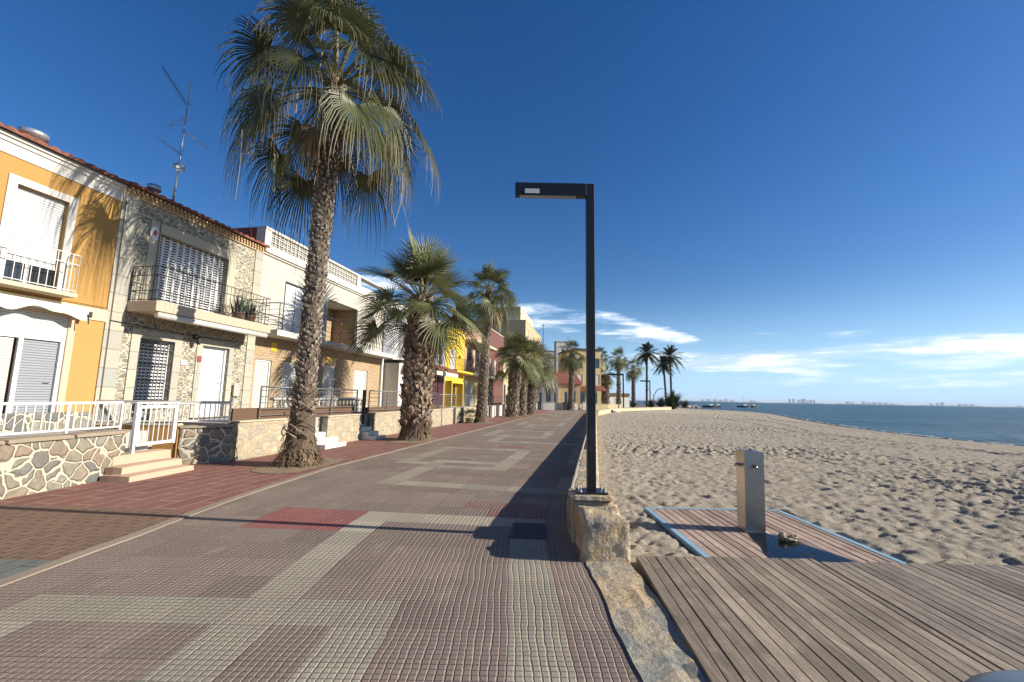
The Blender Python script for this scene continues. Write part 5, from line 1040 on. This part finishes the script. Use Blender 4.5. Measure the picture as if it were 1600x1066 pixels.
# ------------------------------------------------------------------ rooftop antennas
AN=thing('roof_antenna','tall leaning white antenna mast with aerials and a small dish on the stone house roof','antenna',P(1.1,-.47,6.5),-A)
MB().tube([(0,0,0),(.03,.02,1.3),(.06,.03,2.95)],[.028,.024,.018],8).build('mast',m_galv,AN,True); MB().tube([(.06,.03,2.5),(.07,.05,3.75)],.012,6).build('upper_mast',m_iron,AN)
def yagi(a,b,n,l,mat,name='aerial'):
    m=MB(); a=Vector(a);b=Vector(b); m.tube([a,b],.010,5); d=(b-a).normalized(); s_=d.cross(Vector((0,0,1))).normalized()
    for k in range(n): p=a.lerp(b,(k+.3)/n); m.tube([p-s_*l*(1-.04*k),p+s_*l*(1-.04*k)],.004,4)
    return m.build(name,mat,AN)
yagi((.06,.03,2.95),(.5,-1.1,3.15),14,.12,m_iron); yagi((.06,.03,2.6),(.15,-.55,1.9),5,.22,m_galv); yagi((.05,.03,2.2),(.1,.75,2.1),6,.14,m_galv); yagi((.05,.02,1.5),(.3,-.85,1.45),7,.10,m_galv)
o=MB().lathe([(.0,.0),(.08,.015),(.14,.05),(.145,.055),(.08,.02)],18).build('dish',m_wpaint,AN,True); o.location=(.12,-.06,1.05); o.rotation_euler=(R(75),R(15),R(60))
MB().tube([(.04,.02,1.05),(.12,-.05,1.05)],.01,5).tube([(.12,-.08,1.0),(.26,-.16,1.12)],.005,4).box(.24,.28,-.18,-.14,1.09,1.14).build('feed_arm',m_galv,AN)
A2=thing('roof_antenna','dark aerial on the skyline above the grey flat roofed block','antenna',(6.2,86.,13.),0)
MB().tube([(0,0,-2.6),(0,0,3.4)],.06,6).build('mast',m_iron,A2); m=MB(); m.tube([(-1.4,0,1.5),(0,0,2.6)],.04,4); m.tube([(-.5,-.4,2.9),(.4,.4,3.1)],.06,4); m.tube([(-1.2,.2,-.6),(-1.,-.2,-1)],.08,4); m.build('aerial',m_iron,A2)
# ------------------------------------------------------------------ far lamps
street_lamp('street_lamp','distant black lamp with left pointing arm beside the small beach steps',(19.25,75.5,0),0,6.1,2.6,1.9,'far promenade lamps',False)
street_lamp('street_lamp','distant black lamp with left pointing arm just right of the lone date palm trunk',(31.95,101.3,0),0,6.2,2.2,1.9,'far promenade lamps',False)
o=thing('forked_lamp','distant grey lamp forking into two arms right of the far black lamp','street lamp',(36.45,112.5,0),0); MB().tube([(0,0,0),(0,0,3.)],.13,8).tube([(0,0,2.9),(-.7,0,4.1),(-.9,0,4.5)],.1,6).tube([(0,0,2.9),(.9,0,4.3),(1.6,0,4.6)],.1,6).build('pole',m_greyrail,o); MB().box(-1.7,-.8,-.15,.15,4.45,4.62).build('lamp_head',m_greyrail,o); MB().box(1.5,2.4,-.15,.15,4.55,4.72).build('lamp_head',m_greyrail,o)
# rocks at the water end, boats, far shore
for k,(x,y,r,l) in enumerate(((45.6,119,.5,'pinkish rock nearest the bushy plants at the water end'),(46.6,119.5,.4,'small low rock between the pale shore rocks'),(47.6,118.5,.75,'large white rock among the shore rocks'),(48.8,119,.6,'middle white rock of the shore rocks'),(49.7,118,.7,'rightmost pale rock jutting into the water'))):
    m=MB().blob((0,0,.3),(r,r*.7,r*.75),9,6,.6,k+3); tag(m.build('rock',plaster('pale rock',(.62,.5,.42) if k!=1 else (.3,.24,.2)),loc=(x,y,SEA)),l,'rock','pale rocks at the water end')
def boat(label,x,y,L,mast,c):
    T=thing('boat',label,'boat',(x,y,SEA),R(10)); m=MB(); n=8; rings=[]
    for k in range(n+1):
        t=k/n; w=L*.17*math.sin(PI*min(1,.12+t*.88))**.6*(1 if t<.7 else (1-(t-.7)/.3*.95)); xx=-L/2+L*t; rings.append([(xx,-w,.55+.2*t*t),(xx,-w*.6,-.05),(xx,w*.6,-.05),(xx,w,.55+.2*t*t)])
    vs=[p for r_ in rings for p in r_]; fs=[(4*k+i,4*k+4+i,4*k+5+i,4*k+1+i) for k in range(n) for i in range(3)]+[(0,1,2,3),(4*n+3,4*n+2,4*n+1,4*n)]+[(4*k+3,4*k+7,4*k+4,4*k) for k in range(n)]
    m.add(vs,fs); m.build('hull',c,T); MB().box(-L*.1,L*.15,-L*.1,L*.1,.5,1.1).build('cabin',m_wpaint,T)
    if mast: MB().tube([(0,0,.5),(0,0,mast)],.05,5).build('mast',m_galv,T)
    return T
boat('low dark boat hull moored just right of the shore rocks',64,142,5.,0,m_iron); boat('small dark motor boat with a white stern, middle of the moored boats',70,150,4.5,0,m_dgrey); boat('small moored sailing boat with a thin mast',86,163,5.5,4.2,m_dgrey); boat('small dinghy just right of the masted boat',91,166,3.5,0,m_dgrey)
m_hz=plaster('haze paled concrete',(.52,.55,.58)); m_spit=plaster('far spit',(.36,.42,.45))  # distance haze is put into the tower colour as a pale bluish tone
D=7800.
def fx(px): 
    u=(px-800); return D*u/FPX
tow=[(1098,4,5),(1107,6,6),(1117,5,6),(1126,6,5),(1134,4,7),(1143,5,5),(1173,3,5),(1178,3,4),(1233,2.2,10),(1239,2.2,11),(1247,3,8),(1252,2.6,10),(1256,2.4,11),(1261,2.6,7),(1266,2,9),(1271,2.4,8),(1323,5,6),(1330,3,5),(1348,5,7),(1356,6,5),(1365,6,6),(1374,5,6),(1383,6,5),(1393,5,4),(1453,3,5),(1463,4,6),(1470,3,9),(1498,6,5),(1507,5,5),(1516,6,5),(1590,6,3)]
for k,(px,wpx,hpx) in enumerate(tow):
    w=wpx*D/FPX*.9; h=hpx*.62*D/FPX; T=tag(empty('tower_block',(fx(px),D,SEA)), 'pale distant high rise on the far shore along the horizon','tower block','high rises along the far shore')
    MB().box(-w/2,w/2,0,30,0,h).build('block',m_hz,T); MB().box(-w/5,w/5,8,22,h,h+7).build('penthouse',m_hz,T)
m=MB(); 
for a_,b_,h in ((1060,1150,8),(1165,1185,6),(1222,1280,6),(1310,1402,8),(1440,1476,6),(1490,1525,9),(1575,1600,6)): m.box(fx(a_),fx(b_),D-60,D+120,SEA-1,h)
tag(m.build('far_shore',m_spit),kind='structure')

if HAZE: make_haze()
